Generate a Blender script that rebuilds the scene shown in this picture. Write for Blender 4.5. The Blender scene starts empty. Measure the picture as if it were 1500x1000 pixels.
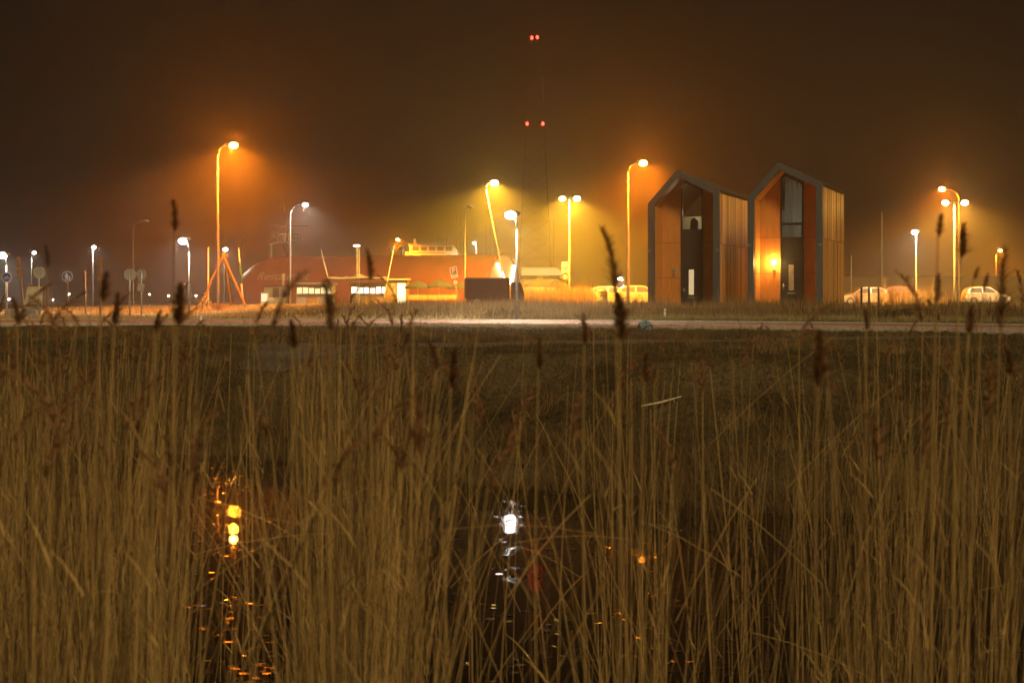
import bpy, math, random
import numpy as np
from mathutils import Vector, Matrix
random.seed(7)
rng = np.random.default_rng(11)
R = math.radians
SC = bpy.context.scene
COL = SC.collection

# ------------------------------------------------------------------ camera, sky, sun, exposure
F, HZ, CZ = 2292.0, 442.0, 2.44            # focal length in photo pixels, horizon row, eye height above the water
cam_d = bpy.data.cameras.new('camera'); cam = bpy.data.objects.new('camera', cam_d); COL.objects.link(cam)
cam.location = (0, 0, CZ); cam.rotation_euler = (R(90), 0, 0)
cam_d.lens = 55.0; cam_d.sensor_width = 36.0; cam_d.shift_y = -(500 - HZ) / 1500.0
cam_d.clip_start = 0.1; cam_d.clip_end = 4000
cam_d.dof.use_dof = True; cam_d.dof.focus_distance = 55.0; cam_d.dof.aperture_fstop = 4.8
SC.camera = cam

SUN_EL, SUN_AZ = R(36), R(160)             # weak warm light from behind the photographer
w = bpy.data.worlds.new('World'); SC.world = w; w.use_nodes = True
nt = w.node_tree; bg = nt.nodes['Background']
sky = nt.nodes.new('ShaderNodeTexSky'); sky.sky_type = 'NISHITA'; sky.sun_disc = False
sky.sun_elevation = SUN_EL; sky.sun_rotation = SUN_AZ
tint = nt.nodes.new('ShaderNodeMixRGB'); tint.blend_type = 'MULTIPLY'; tint.inputs[0].default_value = 1
tint.inputs[2].default_value = (1.0, 0.52, 0.26, 1)
nt.links.new(sky.outputs[0], tint.inputs[1]); nt.links.new(tint.outputs[0], bg.inputs[0])
bg.inputs[1].default_value = 0.0008
sd = bpy.data.lights.new('sun', 'SUN'); sd.energy = 2.7; sd.angle = R(12); sd.color = (1.0, 0.72, 0.36)
sun = bpy.data.objects.new('sun', sd); COL.objects.link(sun)
sdir = Vector((math.sin(SUN_AZ) * math.cos(SUN_EL), math.cos(SUN_AZ) * math.cos(SUN_EL), math.sin(SUN_EL)))
sun.rotation_euler = (-sdir).to_track_quat('-Z', 'Y').to_euler(); sun.location = sdir * 40
vs = SC.view_settings; vs.view_transform = 'Standard'; vs.look = 'None'; vs.exposure = 0; vs.gamma = 1; vs.use_curve_mapping = False
SC.render.engine = 'CYCLES'
cy = SC.cycles
cy.use_denoising = True; cy.max_bounces = 5; cy.diffuse_bounces = 2; cy.glossy_bounces = 3; cy.transmission_bounces = 4
cy.volume_bounces = 0; cy.transparent_max_bounces = 12; cy.sample_clamp_indirect = 3.0; cy.sample_clamp_direct = 0.0
cy.use_light_tree = True; cy.caustics_reflective = False; cy.caustics_refractive = False

# ------------------------------------------------------------------ helpers
def sm(a, b, x):
    t = np.clip((np.asarray(x, float) - a) / (b - a), 0, 1); return t * t * (3 - 2 * t)

class MB:
    """collects shapes, then becomes one mesh object"""
    def __init__(s): s.v = []; s.f = []
    def add(s, vs, fs, M=None):
        n = len(s.v)
        if M is not None: vs = [tuple(M @ Vector(p)) for p in vs]
        s.v += [tuple(p) for p in vs]; s.f += [tuple(i + n for i in f) for f in fs]; return s
    def box(s, x0, x1, y0, y1, z0, z1, M=None):
        return s.add([(x0,y0,z0),(x1,y0,z0),(x1,y1,z0),(x0,y1,z0),(x0,y0,z1),(x1,y0,z1),(x1,y1,z1),(x0,y1,z1)],
                     [(3,2,1,0),(4,5,6,7),(0,1,5,4),(1,2,6,5),(2,3,7,6),(3,0,4,7)], M)
    def extr(s, pts, y0, y1, M=None):          # polygon in x,z extruded along y (counter-clockwise seen from -y)
        n = len(pts)
        return s.add([(p[0], y0, p[1]) for p in pts] + [(p[0], y1, p[1]) for p in pts],
                     [tuple(range(n)), tuple(range(2*n-1, n-1, -1))] + [(i, i+n, (i+1) % n + n, (i+1) % n) for i in range(n)], M)
    def tube(s, pts, r, n=8, M=None, caps=True):
        pts = [Vector(p) for p in pts]; rs = r if isinstance(r, (list, tuple)) else [r] * len(pts)
        vv, ff = [], []
        for i, p in enumerate(pts):
            d = (pts[min(i+1, len(pts)-1)] - pts[max(i-1, 0)]).normalized()
            u = d.cross(Vector((0, 1, 0.01)) if abs(d.y) < 0.9 else Vector((1, 0, 0))).normalized(); q = d.cross(u)
            for k in range(n):
                a = 2 * math.pi * k / n; vv.append(p + (u * math.cos(a) + q * math.sin(a)) * rs[i])
        for i in range(len(pts) - 1):
            for k in range(n): ff.append((i*n+k, i*n+(k+1) % n, (i+1)*n+(k+1) % n, (i+1)*n+k))
        if caps: ff += [tuple(range(n-1, -1, -1)), tuple(range((len(pts)-1)*n, len(pts)*n))]
        return s.add(vv, ff, M)
    def ell(s, c, rx, ry, rz, nu=14, nv=8, z0=-1.0, z1=1.0, M=None):   # (part of) an ellipsoid
        vv, ff = [], []
        for j in range(nv + 1):
            zz = z0 + (z1 - z0) * j / nv if False else math.sin(math.asin(z0) + (math.asin(z1) - math.asin(z0)) * j / nv)
            rr = math.sqrt(max(0, 1 - zz * zz))
            for i in range(nu):
                a = 2 * math.pi * i / nu; vv.append((c[0] + rx * rr * math.cos(a), c[1] + ry * rr * math.sin(a), c[2] + rz * zz))
        for j in range(nv):
            for i in range(nu): ff.append((j*nu+i, j*nu+(i+1) % nu, (j+1)*nu+(i+1) % nu, (j+1)*nu+i))
        ff += [tuple(range(nu-1, -1, -1)), tuple(range(nv*nu, (nv+1)*nu))]
        return s.add(vv, ff, M)
    def disc(s, c, r, y0, y1, n=20, M=None):   # coin facing -y
        return s.extr([(c[0] + r * math.cos(2*math.pi*k/n), c[1] + r * math.sin(2*math.pi*k/n)) for k in range(n)], y0, y1, M)
    def build(s, name, mat, parent=None, smooth=False, bevel=0):
        me = bpy.data.meshes.new(name); me.from_pydata(s.v, [], s.f); me.validate(); me.update()
        return link(name, me, mat, parent, smooth, bevel)

def link(name, me, mat, parent=None, smooth=False, bevel=0):
    o = bpy.data.objects.new(name, me); COL.objects.link(o)
    if mat is not None and not me.materials: me.materials.append(mat)
    if smooth: me.polygons.foreach_set('use_smooth', [True] * len(me.polygons))
    if parent is not None: o.parent = parent
    if bevel:
        b = o.modifiers.new('bevel', 'BEVEL'); b.width = bevel; b.segments = 1; b.limit_method = 'ANGLE'
    return o

def tag(o, label=None, cat=None, group=None, kind=None):
    if label: o['label'] = label
    if cat: o['category'] = cat
    if group: o['group'] = group
    if kind: o['kind'] = kind
    return o

def thing(name, loc, label, cat, group=None, rz=0.0):
    o = bpy.data.objects.new(name, None); o.empty_display_size = 0.3; COL.objects.link(o)
    o.location = loc; o.rotation_euler = (0, 0, rz); return tag(o, label, cat, group)

def np_mesh(name, V, Fq, mat, tint=None, parent=None):
    me = bpy.data.meshes.new(name); nv, nf, k = len(V), len(Fq), Fq.shape[1]
    me.vertices.add(nv); me.vertices.foreach_set('co', V.astype(np.float32).ravel())
    me.loops.add(nf * k); me.loops.foreach_set('vertex_index', Fq.astype(np.int32).ravel())
    me.polygons.add(nf); me.polygons.foreach_set('loop_start', np.arange(0, nf * k, k, dtype=np.int32))
    me.update(calc_edges=True); me.validate()
    if tint is not None:
        a = me.attributes.new('tint', 'FLOAT', 'POINT'); a.data.foreach_set('value', tint.astype(np.float32))
    return link(name, me, mat, parent)

def ribbons(P, W, S):          # P (N,K,3), W (N,K), S (N,3) sideways -> quads
    N, K, _ = P.shape
    off = S[:, None, :] * W[:, :, None] * 0.5
    V = np.stack([P - off, P + off], 2).reshape(-1, 3)
    b = (np.arange(N) * K * 2)[:, None] + (np.arange(K - 1) * 2)[None, :]
    Fq = np.stack([b, b + 1, b + 3, b + 2], -1).reshape(-1, 4)
    return V, Fq
def tubes3(P, Rr, n=3):
    N, K, _ = P.shape; T = np.gradient(P, axis=1); T /= np.linalg.norm(T, axis=2, keepdims=True) + 1e-9
    U = np.cross(T, np.array([0.0, 1.0, 0.02])); U /= np.linalg.norm(U, axis=2, keepdims=True) + 1e-9; Q = np.cross(T, U)
    a = np.arange(n) * 2 * np.pi / n
    V = P[:, :, None, :] + (U[:, :, None, :] * np.cos(a)[None, None, :, None] + Q[:, :, None, :] * np.sin(a)[None, None, :, None]) * Rr[:, :, None, None]
    V = V.reshape(-1, 3)
    b = (np.arange(N) * K * n)[:, None, None] + (np.arange(K - 1) * n)[None, :, None]; k = np.arange(n)[None, None, :]; k2 = (k + 1) % n
    Fq = np.stack([b + k, b + k2, b + n + k2, b + n + k], -1).reshape(-1, 4)
    return V, Fq
def cat(parts):                # [(V,F,tint)] -> merged
    Vs, Fs, Ts, n = [], [], [], 0
    for V, Fq, t in parts:
        Vs.append(V); Fs.append(Fq + n); Ts.append(np.full(len(V), t) if np.isscalar(t) else t); n += len(V)
    return np.concatenate(Vs), np.concatenate(Fs), np.concatenate(Ts)

# ------------------------------------------------------------------ materials
MAT = {}
def mat(name, c, rough=0.7, metal=0.0, spec=0.4, var=0.18, scale=6.0, c2=None, bump=0.0, bscale=None, coat=0.0, stretch=None):
    """principled base with noise mottling (and optional relief)"""
    if name in MAT: return MAT[name]
    m = bpy.data.materials.new(name); m.use_nodes = True; t = m.node_tree; p = t.nodes['Principled BSDF']
    p.inputs['Roughness'].default_value = rough; p.inputs['Metallic'].default_value = metal
    p.inputs['Specular IOR Level'].default_value = spec; p.inputs['Coat Weight'].default_value = coat
    tc = t.nodes.new('ShaderNodeTexCoord'); mp = t.nodes.new('ShaderNodeMapping'); t.links.new(tc.outputs['Object'], mp.inputs[0])
    if stretch: mp.inputs['Scale'].default_value = stretch
    n = t.nodes.new('ShaderNodeTexNoise'); n.inputs['Scale'].default_value = scale; n.inputs['Detail'].default_value = 5
    t.links.new(mp.outputs[0], n.inputs['Vector'])
    r = t.nodes.new('ShaderNodeValToRGB'); t.links.new(n.outputs[0], r.inputs[0])
    d = c2 if c2 else tuple(x * (1 - var * 2) for x in c)
    r.color_ramp.elements[0].position = 0.32; r.color_ramp.elements[1].position = 0.68
    r.color_ramp.elements[0].color = (*d, 1); r.color_ramp.elements[1].color = (*c, 1)
    t.links.new(r.outputs[0], p.inputs['Base Color'])
    if bump:
        nb = t.nodes.new('ShaderNodeTexNoise'); nb.inputs['Scale'].default_value = bscale or scale * 3; nb.inputs['Detail'].default_value = 4
        t.links.new(mp.outputs[0], nb.inputs['Vector'])
        b = t.nodes.new('ShaderNodeBump'); b.inputs['Strength'].default_value = bump; b.inputs['Distance'].default_value = 0.03
        t.links.new(nb.outputs[0], b.inputs['Height']); t.links.new(b.outputs[0], p.inputs['Normal'])
    MAT[name] = m; return m
def emis(name, c, s, glass=False, sample=False):
    if name in MAT: return MAT[name]
    m = bpy.data.materials.new(name); m.use_nodes = True; t = m.node_tree; t.nodes.clear()
    o = t.nodes.new('ShaderNodeOutputMaterial'); e = t.nodes.new('ShaderNodeEmission')
    e.inputs[0].default_value = (*c, 1); e.inputs[1].default_value = s
    if glass:        # a clear bowl that glows: its lamp inside shines through it
        a = t.nodes.new('ShaderNodeAddShader'); tr = t.nodes.new('ShaderNodeBsdfTransparent')
        t.links.new(e.outputs[0], a.inputs[0]); t.links.new(tr.outputs[0], a.inputs[1]); t.links.new(a.outputs[0], o.inputs[0])
    else: t.links.new(e.outputs[0], o.inputs[0])
    m.cycles.emission_sampling = 'FRONT_BACK' if sample else 'NONE'
    MAT[name] = m; return m
def tinted(name, c0, c1, rough=0.8, trans=0.0):
    """plant matter: colour runs from c0 to c1 with the per-blade attribute 'tint'"""
    m = bpy.data.materials.new(name); m.use_nodes = True; t = m.node_tree; p = t.nodes['Principled BSDF']
    p.inputs['Roughness'].default_value = rough; p.inputs['Specular IOR Level'].default_value = 0.25
    a = t.nodes.new('ShaderNodeAttribute'); a.attribute_name = 'tint'
    r = t.nodes.new('ShaderNodeValToRGB'); r.color_ramp.elements[0].color = (*c0, 1); r.color_ramp.elements[1].color = (*c1, 1)
    t.links.new(a.outputs['Fac'], r.inputs[0]); t.links.new(r.outputs[0], p.inputs['Base Color'])
    if trans:
        tl = t.nodes.new('ShaderNodeBsdfTranslucent'); t.links.new(r.outputs[0], tl.inputs[0])
        mx = t.nodes.new('ShaderNodeMixShader'); mx.inputs[0].default_value = trans
        t.links.new(p.outputs[0], mx.inputs[1]); t.links.new(tl.outputs[0], mx.inputs[2])
        t.links.new(mx.outputs[0], t.nodes['Material Output'].inputs[0])
    return m
def glass_mat(name, tintc=(0.8, 0.85, 0.85), fac=0.12):
    if name in MAT: return MAT[name]
    m = bpy.data.materials.new(name); m.use_nodes = True; t = m.node_tree; t.nodes.clear()
    o = t.nodes.new('ShaderNodeOutputMaterial'); g = t.nodes.new('ShaderNodeBsdfGlossy'); g.inputs['Roughness'].default_value = 0.03
    tr = t.nodes.new('ShaderNodeBsdfTransparent'); tr.inputs[0].default_value = (*tintc, 1)
    fr = t.nodes.new('ShaderNodeFresnel'); fr.inputs[0].default_value = 1.6
    mx = t.nodes.new('ShaderNodeMixShader'); t.links.new(fr.outputs[0], mx.inputs[0])
    t.links.new(tr.outputs[0], mx.inputs[1]); t.links.new(g.outputs[0], mx.inputs[2]); t.links.new(mx.outputs[0], o.inputs[0])
    MAT[name] = m; return m

M_galv = mat('galvanised steel', (0.42, 0.43, 0.43), 0.45, 0.3, var=0.12, scale=9)
M_white = mat('white paint', (0.78, 0.78, 0.75), 0.5, var=0.05)
M_dark = mat('dark metal', (0.045, 0.047, 0.05), 0.5, 0.2)
M_black = mat('black rubber', (0.02, 0.02, 0.02), 0.8)
M_grey = mat('grey sheet metal', (0.30, 0.31, 0.31), 0.5, 0.2)
M_wood = mat('weathered wood', (0.30, 0.17, 0.075), 0.75, c2=(0.17, 0.085, 0.035), scale=3.0, stretch=(6, 6, 0.7), bump=0.3)
M_orangewood = mat('larch panel', (0.62, 0.27, 0.065), 0.42, c2=(0.44, 0.175, 0.04), scale=2.2, stretch=(9, 9, 0.55), bump=0.15)
M_larch = mat('larch board', (0.52, 0.25, 0.075), 0.5, c2=(0.25, 0.105, 0.03), scale=1.6, stretch=(5, 5, 0.5), bump=0.25)
M_zinc = mat('blue grey zinc', (0.075, 0.095, 0.115), 0.5, 0.15, var=0.08, scale=2)
M_roof = mat('dark roofing', (0.09, 0.07, 0.06), 0.75, scale=4, bump=0.3)
M_anthr = mat('anthracite paint', (0.030, 0.031, 0.034), 0.38, var=0.1)
M_stone = mat('grey stone', (0.33, 0.32, 0.30), 0.85, scale=5, bump=0.5)
M_red = mat('red hall sheeting', (0.24, 0.042, 0.011), 0.55, c2=(0.17, 0.028, 0.008), scale=0.6)
M_cream = mat('cream render', (0.62, 0.55, 0.42), 0.7, var=0.08)
M_canvas = mat('dark canvas', (0.03, 0.032, 0.028), 0.85, var=0.15)
M_blue = mat('sign blue', (0.015, 0.05, 0.30), 0.4, var=0.05)
M_signred = mat('sign red', (0.45, 0.03, 0.02), 0.4, var=0.05)
M_signwhite = mat('sign white', (0.75, 0.75, 0.75), 0.4, var=0.03)
M_yellow = mat('yellow timber', (0.15, 0.095, 0.022), 0.65, var=0.15, stretch=(4, 4, 0.5))
M_tyre = M_black
M_glass = glass_mat('window glass')

# ------------------------------------------------------------------ terrain
def yfar(x):                                # far edge of the cycle path
    x = np.asarray(x, float); c = np.clip(x, -20, 20)
    return 58 - 0.4835 * c - 0.0185 * c * c + np.where(x > 20, -0.9, np.where(x < -20, 0.1, 0)) * (x - c)
PW = 3.6
def yshore(x):
    x = np.asarray(x, float); return np.interp(x, [-40, -9, -4.4, -1.5, 0, 2.8, 5, 9, 40], [27, 26.5, 25.2, 22.6, 20.8, 18.6, 18.0, 18.5, 20]) + 0.25 * np.sin(x * 1.7) + 0.12 * np.sin(x * 4.1 + 1)
def bumps(x, y):
    return (np.sin(x * 1.3 + 0.4 * y) * np.sin(y * 0.9 - 0.3 * x) * 0.5 + np.sin(x * 3.1 + 1) * np.sin(y * 2.7 + 2) * 0.3 + np.sin(x * 0.37 + 2) * np.sin(y * 0.31) * 0.6)
def gz(x, y):
    x = np.asarray(x, float); y = np.asarray(y, float); s = y - yfar(x)
    right = sm(-13, -6, x * 58 / np.maximum(y, 20))
    z_after = 1.74 + right * 0.46 * sm(0.6, 6.5, s) + (1 - right) * 0.36 * sm(2, 95, s)
    z_path = 1.74 + 0.028 * np.clip(s, -PW, 0) - 0.03
    field = 1.56 + 0.10 * sm(-11, -PW - 0.6, s) + bumps(x, y) * 0.035 * sm(-PW - 0.5, -PW - 3, s)
    t = (y - yshore(x)) / 9.0
    bank = -0.75 + 0.75 * sm(-0.45, 0.0, t) + 1.5 * sm(-0.05, 1.02, t) + bumps(x * 1.4, y * 1.2) * 0.10 * sm(0.0, 0.3, t) * sm(1.6, 0.8, t)
    near = -0.75 + 1.9 * sm(5.0, 0.5, y)
    before = np.minimum(field, np.maximum(bank, near))
    z = np.where(s > 0, z_after + bumps(x * 0.8, y * 0.7) * 0.02, np.where(s > -PW, z_path, before))
    return z
def gz1(x, y): return float(gz(np.array([x]), np.array([y]))[0])
def X(px, D): return (px - 750) / F * D
def Zp(py, D): return CZ + (HZ - py) / F * D
def base(px, D): x = X(px, D); return (x, D, gz1(x, D))

def soil_mat():
    m = bpy.data.materials.new('grassy soil'); m.use_nodes = True; t = m.node_tree; p = t.nodes['Principled BSDF']
    p.inputs['Roughness'].default_value = 0.95; p.inputs['Specular IOR Level'].default_value = 0.1
    g = t.nodes.new('ShaderNodeNewGeometry')
    def noise(sc, det=6): 
        n = t.nodes.new('ShaderNodeTexNoise'); n.inputs['Scale'].default_value = sc; n.inputs['Detail'].default_value = det
        t.links.new(g.outputs['Position'], n.inputs['Vector']); return n
    def ramp(src, a, b, c0, c1):
        r = t.nodes.new('ShaderNodeValToRGB'); r.color_ramp.elements[0].position = a; r.color_ramp.elements[1].position = b
        r.color_ramp.elements[0].color = (*c0, 1); r.color_ramp.elements[1].color = (*c1, 1); t.links.new(src, r.inputs[0]); return r
    a = ramp(noise(0.9).outputs[0], 0.35, 0.68, (0.030, 0.023, 0.011), (0.075, 0.058, 0.028))
    b = ramp(noise(0.22, 3).outputs[0], 0.5, 0.62, (0, 0, 0), (1, 1, 1))
    mx = t.nodes.new('ShaderNodeMixRGB'); t.links.new(b.outputs[0], mx.inputs[0]); t.links.new(a.outputs[0], mx.inputs[1])
    mx.inputs[2].default_value = (0.105, 0.08, 0.042, 1)
    f = ramp(noise(9).outputs[0], 0.3, 0.7, (0.55, 0.55, 0.55), (1.25, 1.25, 1.25))
    ml = t.nodes.new('ShaderNodeMixRGB'); ml.blend_type = 'MULTIPLY'; ml.inputs[0].default_value = 1
    t.links.new(mx.outputs[0], ml.inputs[1]); t.links.new(f.outputs[0], ml.inputs[2]); t.links.new(ml.outputs[0], p.inputs['Base Color'])
    bp = t.nodes.new('ShaderNodeBump'); bp.inputs['Strength'].default_value = 0.8; bp.inputs['Distance'].default_value = 0.12
    t.links.new(noise(5, 8).outputs[0], bp.inputs['Height']); t.links.new(bp.outputs[0], p.inputs['Normal'])
    return m
xs = np.concatenate([-np.geomspace(26, 480, 40)[::-1], np.arange(-25.5, 25.6, 0.34), np.geomspace(26, 480, 40)])
ys = np.concatenate([np.arange(-9, 70, 0.34), np.geomspace(70.5, 1190, 70)])
GX, GY = np.meshgrid(xs, ys); GV = np.stack([GX, GY, gz(GX, GY)], -1).reshape(-1, 3)
nx = len(xs); i = np.arange((len(ys) - 1) * (nx - 1)); r_, c_ = i // (nx - 1), i % (nx - 1)
GF = np.stack([r_ * nx + c_, r_ * nx + c_ + 1, (r_ + 1) * nx + c_ + 1, (r_ + 1) * nx + c_], 1)
ground = np_mesh('ground', GV, GF, soil_mat()); ground.data.polygons.foreach_set('use_smooth', [True] * len(GF)); tag(ground, kind='structure')

# grey worn sand track across the field before the path
def sheet(name, fn_lo, fn_hi, x0, x1, n, lift, m, nw=6):
    xx = np.linspace(x0, x1, n); V = []
    for k in range(nw + 1):
        yy = fn_lo(xx) + (fn_hi(xx) - fn_lo(xx)) * k / nw; V.append(np.stack([xx, yy, gz(xx, yy) + lift], 1))
    V = np.concatenate(V); i = np.arange(nw * (n - 1)); r, c = i // (n - 1), i % (n - 1)
    o = np_mesh(name, V, np.stack([r*n+c, r*n+c+1, (r+1)*n+c+1, (r+1)*n+c], 1), m)
    return tag(o, kind='structure')
M_sand = mat('worn grey sand', (0.115, 0.10, 0.08), 0.9, c2=(0.055, 0.045, 0.033), scale=1.4, bump=0.6, bscale=7)
sheet('track', lambda x: 33.5 + 0.55 * x + 0.35 * np.sin(x * 1.9), lambda x: 36.5 + 0.50 * x + 0.8 * np.sin(x * 0.8) + 0.4 * np.sin(x * 2.3), -5.5, 12, 120, 0.012, M_sand)

# water
def water_mat():
    m = bpy.data.materials.new('still ditch water'); m.use_nodes = True; t = m.node_tree; p = t.nodes['Principled BSDF']
    p.inputs['Base Color'].default_value = (0.003, 0.0025, 0.002, 1); p.inputs['Roughness'].default_value = 0.015; p.inputs['IOR'].default_value = 1.33
    p.inputs['Specular IOR Level'].default_value = 0.45
    g = t.nodes.new('ShaderNodeNewGeometry'); n = t.nodes.new('ShaderNodeTexNoise'); n.inputs['Scale'].default_value = 34; n.inputs['Detail'].default_value = 3
    n2 = t.nodes.new('ShaderNodeTexNoise'); n2.inputs['Scale'].default_value = 0.9; n2.inputs['Detail'].default_value = 2
    for q in (n, n2): t.links.new(g.outputs['Position'], q.inputs['Vector'])
    r = t.nodes.new('ShaderNodeValToRGB'); r.color_ramp.elements[0].position = 0.44; r.color_ramp.elements[1].position = 0.60
    r.color_ramp.elements[0].color = (0.03, 0.03, 0.03, 1); t.links.new(n2.outputs[0], r.inputs[0])
    ml = t.nodes.new('ShaderNodeMath'); ml.operation = 'MULTIPLY'; t.links.new(n.outputs[0], ml.inputs[0]); t.links.new(r.outputs[0], ml.inputs[1])
    b = t.nodes.new('ShaderNodeBump'); b.inputs['Strength'].default_value = 0.28; b.inputs['Distance'].default_value = 0.003
    t.links.new(ml.outputs[0], b.inputs['Height']); t.links.new(b.outputs[0], p.inputs['Normal'])
    return m
wx = np.linspace(-60, 60, 61); wy = np.array([-9, 0, 8, 16, 24, 32.0]); WX, WY = np.meshgrid(wx, wy)
i = np.arange(5 * 60); r_, c_ = i // 60, i % 60
tag(np_mesh('water', np.stack([WX, WY, 0 * WX], -1).reshape(-1, 3), np.stack([r_*61+c_, r_*61+c_+1, (r_+1)*61+c_+1, (r_+1)*61+c_], 1), water_mat()), kind='structure')

# wet ice and reed scraps, added and tilted to throw lamp glints
N = 9000; fx = rng.uniform(-8, 8, N); fy = 9.5 + 15 * rng.uniform(0, 1, N) ** 1.9; kk = (np.sin(fx * 1.9 + np.sin(fy * 2.1)) * np.sin(fy * 1.7 + 1.1) > -0.35) & (fy < yshore(fx) - 0.3) & (np.abs(fx) < fy * 0.35)
fx, fy = fx[kk], fy[kk]; N = len(fx); a = rng.uniform(0, 2 * np.pi, N); sz = rng.uniform(0.016, 0.055, N); tl = rng.normal(0, 0.04, (N, 2)); c = np.stack([fx, fy, np.full(N, 0.004)], 1)
e1 = np.stack([np.cos(a), np.sin(a), np.cos(a) * tl[:, 0] + np.sin(a) * tl[:, 1]], 1) * sz[:, None]; e2 = np.stack([-np.sin(a), np.cos(a), -np.sin(a) * tl[:, 0] + np.cos(a) * tl[:, 1]], 1) * (sz * rng.uniform(0.3, 1, N))[:, None]
FV = np.stack([c - e1, c - e2, c + e1, c + e2], 1).reshape(-1, 3)
tag(np_mesh('glint_scraps', FV, np.arange(4 * N).reshape(-1, 4), mat('wet scraps', (0.035, 0.03, 0.022), 0.14, 0.0, 1.0)), 'small wet scraps added on the dark ditch water for lamp glints', 'debris', kind='stuff')

# cycle path with its kerb strips
def strip(name, s0, s1, z0, lift, thick, m):
    xx = np.linspace(-42, 42, 260); yb = yfar(xx)
    A = np.stack([xx, yb + s0, np.full_like(xx, z0) + 0.028 * min(s0, 0) + lift], 1); B = np.stack([xx, yb + s1, np.full_like(xx, z0) + 0.028 * min(s1, 0) + lift], 1)
    dn = np.array([0, 0, thick]); V = np.concatenate([A - dn, A, B, B - dn]); n = len(xx); i = np.arange(n - 1)
    Fq = np.concatenate([np.stack([k*n+i, k*n+i+1, (k+1)*n+i+1, (k+1)*n+i], 1) for k in range(3)])
    return tag(np_mesh(name, V, Fq, m), kind='structure')
M_path = mat('pinkish asphalt', (0.42, 0.25, 0.19), 0.85, c2=(0.34, 0.19, 0.145), scale=2.5, bump=0.25, bscale=60)
strip('cycle_path', -PW + 0.16, -0.16, 1.74, 0.0, 0.12, M_path)
M_kerb = mat('concrete kerb', (0.36, 0.33, 0.29), 0.85, scale=8, bump=0.3)
strip('kerb', -0.15, 0.0, 1.74, 0.05, 0.2, M_kerb); strip('kerb', -PW, -PW + 0.15, 1.74, 0.03, 0.2, M_kerb)

# dike behind the car park, right
dxx = np.linspace(30, 150, 80); prof = [(-14, -0.2), (-5, 2.6), (-2, 3.6), (2, 3.6), (9, 0.5), (14, -0.2)]
dike = np.concatenate([np.stack([dxx, np.full_like(dxx, 215 + a) - 0.28 * (dxx - 30), 2.2 + b * sm(26, 46, dxx + 12) + 0.05 * np.sin(dxx * 0.5)], 1) for a, b in prof])
i = np.arange(5 * 79); r_, c_ = i // 79, i % 79
M_dike = mat('mown dike grass', (0.12, 0.10, 0.045), 0.95, scale=0.8, bump=0.4)
tag(np_mesh('dike', dike, np.stack([r_*80+c_, r_*80+c_+1, (r_+1)*80+c_+1, (r_+1)*80+c_], 1), M_dike), kind='structure')

# ------------------------------------------------------------------ haze
hz = MB().box(-500, 500, -20, 1210, -1.9, 92)
hm = bpy.data.materials.new('haze'); hm.use_nodes = True; t = hm.node_tree; t.nodes.clear()
ho = t.nodes.new('ShaderNodeOutputMaterial'); pv = t.nodes.new('ShaderNodeVolumePrincipled')
pv.inputs['Color'].default_value = (0.92, 0.92, 0.92, 1); pv.inputs['Density'].default_value = 0.0020; pv.inputs['Anisotropy'].default_value = 0.80
t.links.new(pv.outputs[0], ho.inputs['Volume'])
haze = hz.build('haze', hm); tag(haze, 'thin mist hanging over the whole night scene', 'haze', kind='stuff')

# ------------------------------------------------------------------ street lamps
ORANGE, WHITE, YELLOW, WARM = (1.0, 0.22, 0.006), (1.0, 0.88, 0.70), (1.0, 0.49, 0.025), (1.0, 0.47, 0.05)
SPOT_F = {ORANGE: 3.6, WHITE: 1.8, YELLOW: 4.6, WARM: 3.2}; POINT_F = {ORANGE: 0.22, WHITE: 0.035, YELLOW: 0.07, WARM: 0.07}
LENS = {ORANGE: emis('sodium bowl', (1, 0.50, 0.10), 22, True), WHITE: emis('led bowl', (1, 0.96, 0.9), 26, True),
        YELLOW: emis('yellow bowl', (1, 0.75, 0.3), 26, True), WARM: emis('warm bowl', (1, 0.8, 0.42), 24, True)}
M_lensoff = mat('unlit lamp bowl', (0.5, 0.5, 0.48), 0.3)
M_pole = mat('galvanised lamp pole', (0.24, 0.24, 0.235), 0.5, 0.1, var=0.1, scale=3)

def lamp_head(t, c, col, P, size=0.3, side=1, rx=None):
    """luminaire: spine housing on the pole side, glowing bowl with the lamp inside"""
    x, y, z = c; rx = rx or size
    h = MB(); h.ell((x - side * rx * 0.9, y, z + 0.06), rx * 0.6, size * 0.35, 0.09, 12, 6); h.ell((x, y, z + size * 0.48), rx * 0.75, size * 0.35, 0.03, 12, 4)
    h.tube([(x - side * rx * 0.9, y, z + 0.10), (x, y, z + size * 0.48)], 0.025, 6)
    ho_ = h.build('lamp_head', M_grey, t, True)
    MB().ell((x, y, z), rx * 0.86, size * 0.66, size * 0.62, 16, 10).build('bowl', LENS[col] if col else M_lensoff, ho_, True)
    if col:
        for kind, e in (('SPOT', P * SPOT_F[col]), ('POINT', P * POINT_F[col])):   # most of the light leaves the luminaire downwards
            l = bpy.data.lights.new('lamp_light', kind); l.energy = e; l.color = col; l.shadow_soft_size = 0.10
            if kind == 'SPOT': l.spot_size = R(168); l.spot_blend = 0.45
            lo = bpy.data.objects.new('lamp_light', l); COL.objects.link(lo); lo.parent = t; lo.location = (x, y, z)

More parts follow.
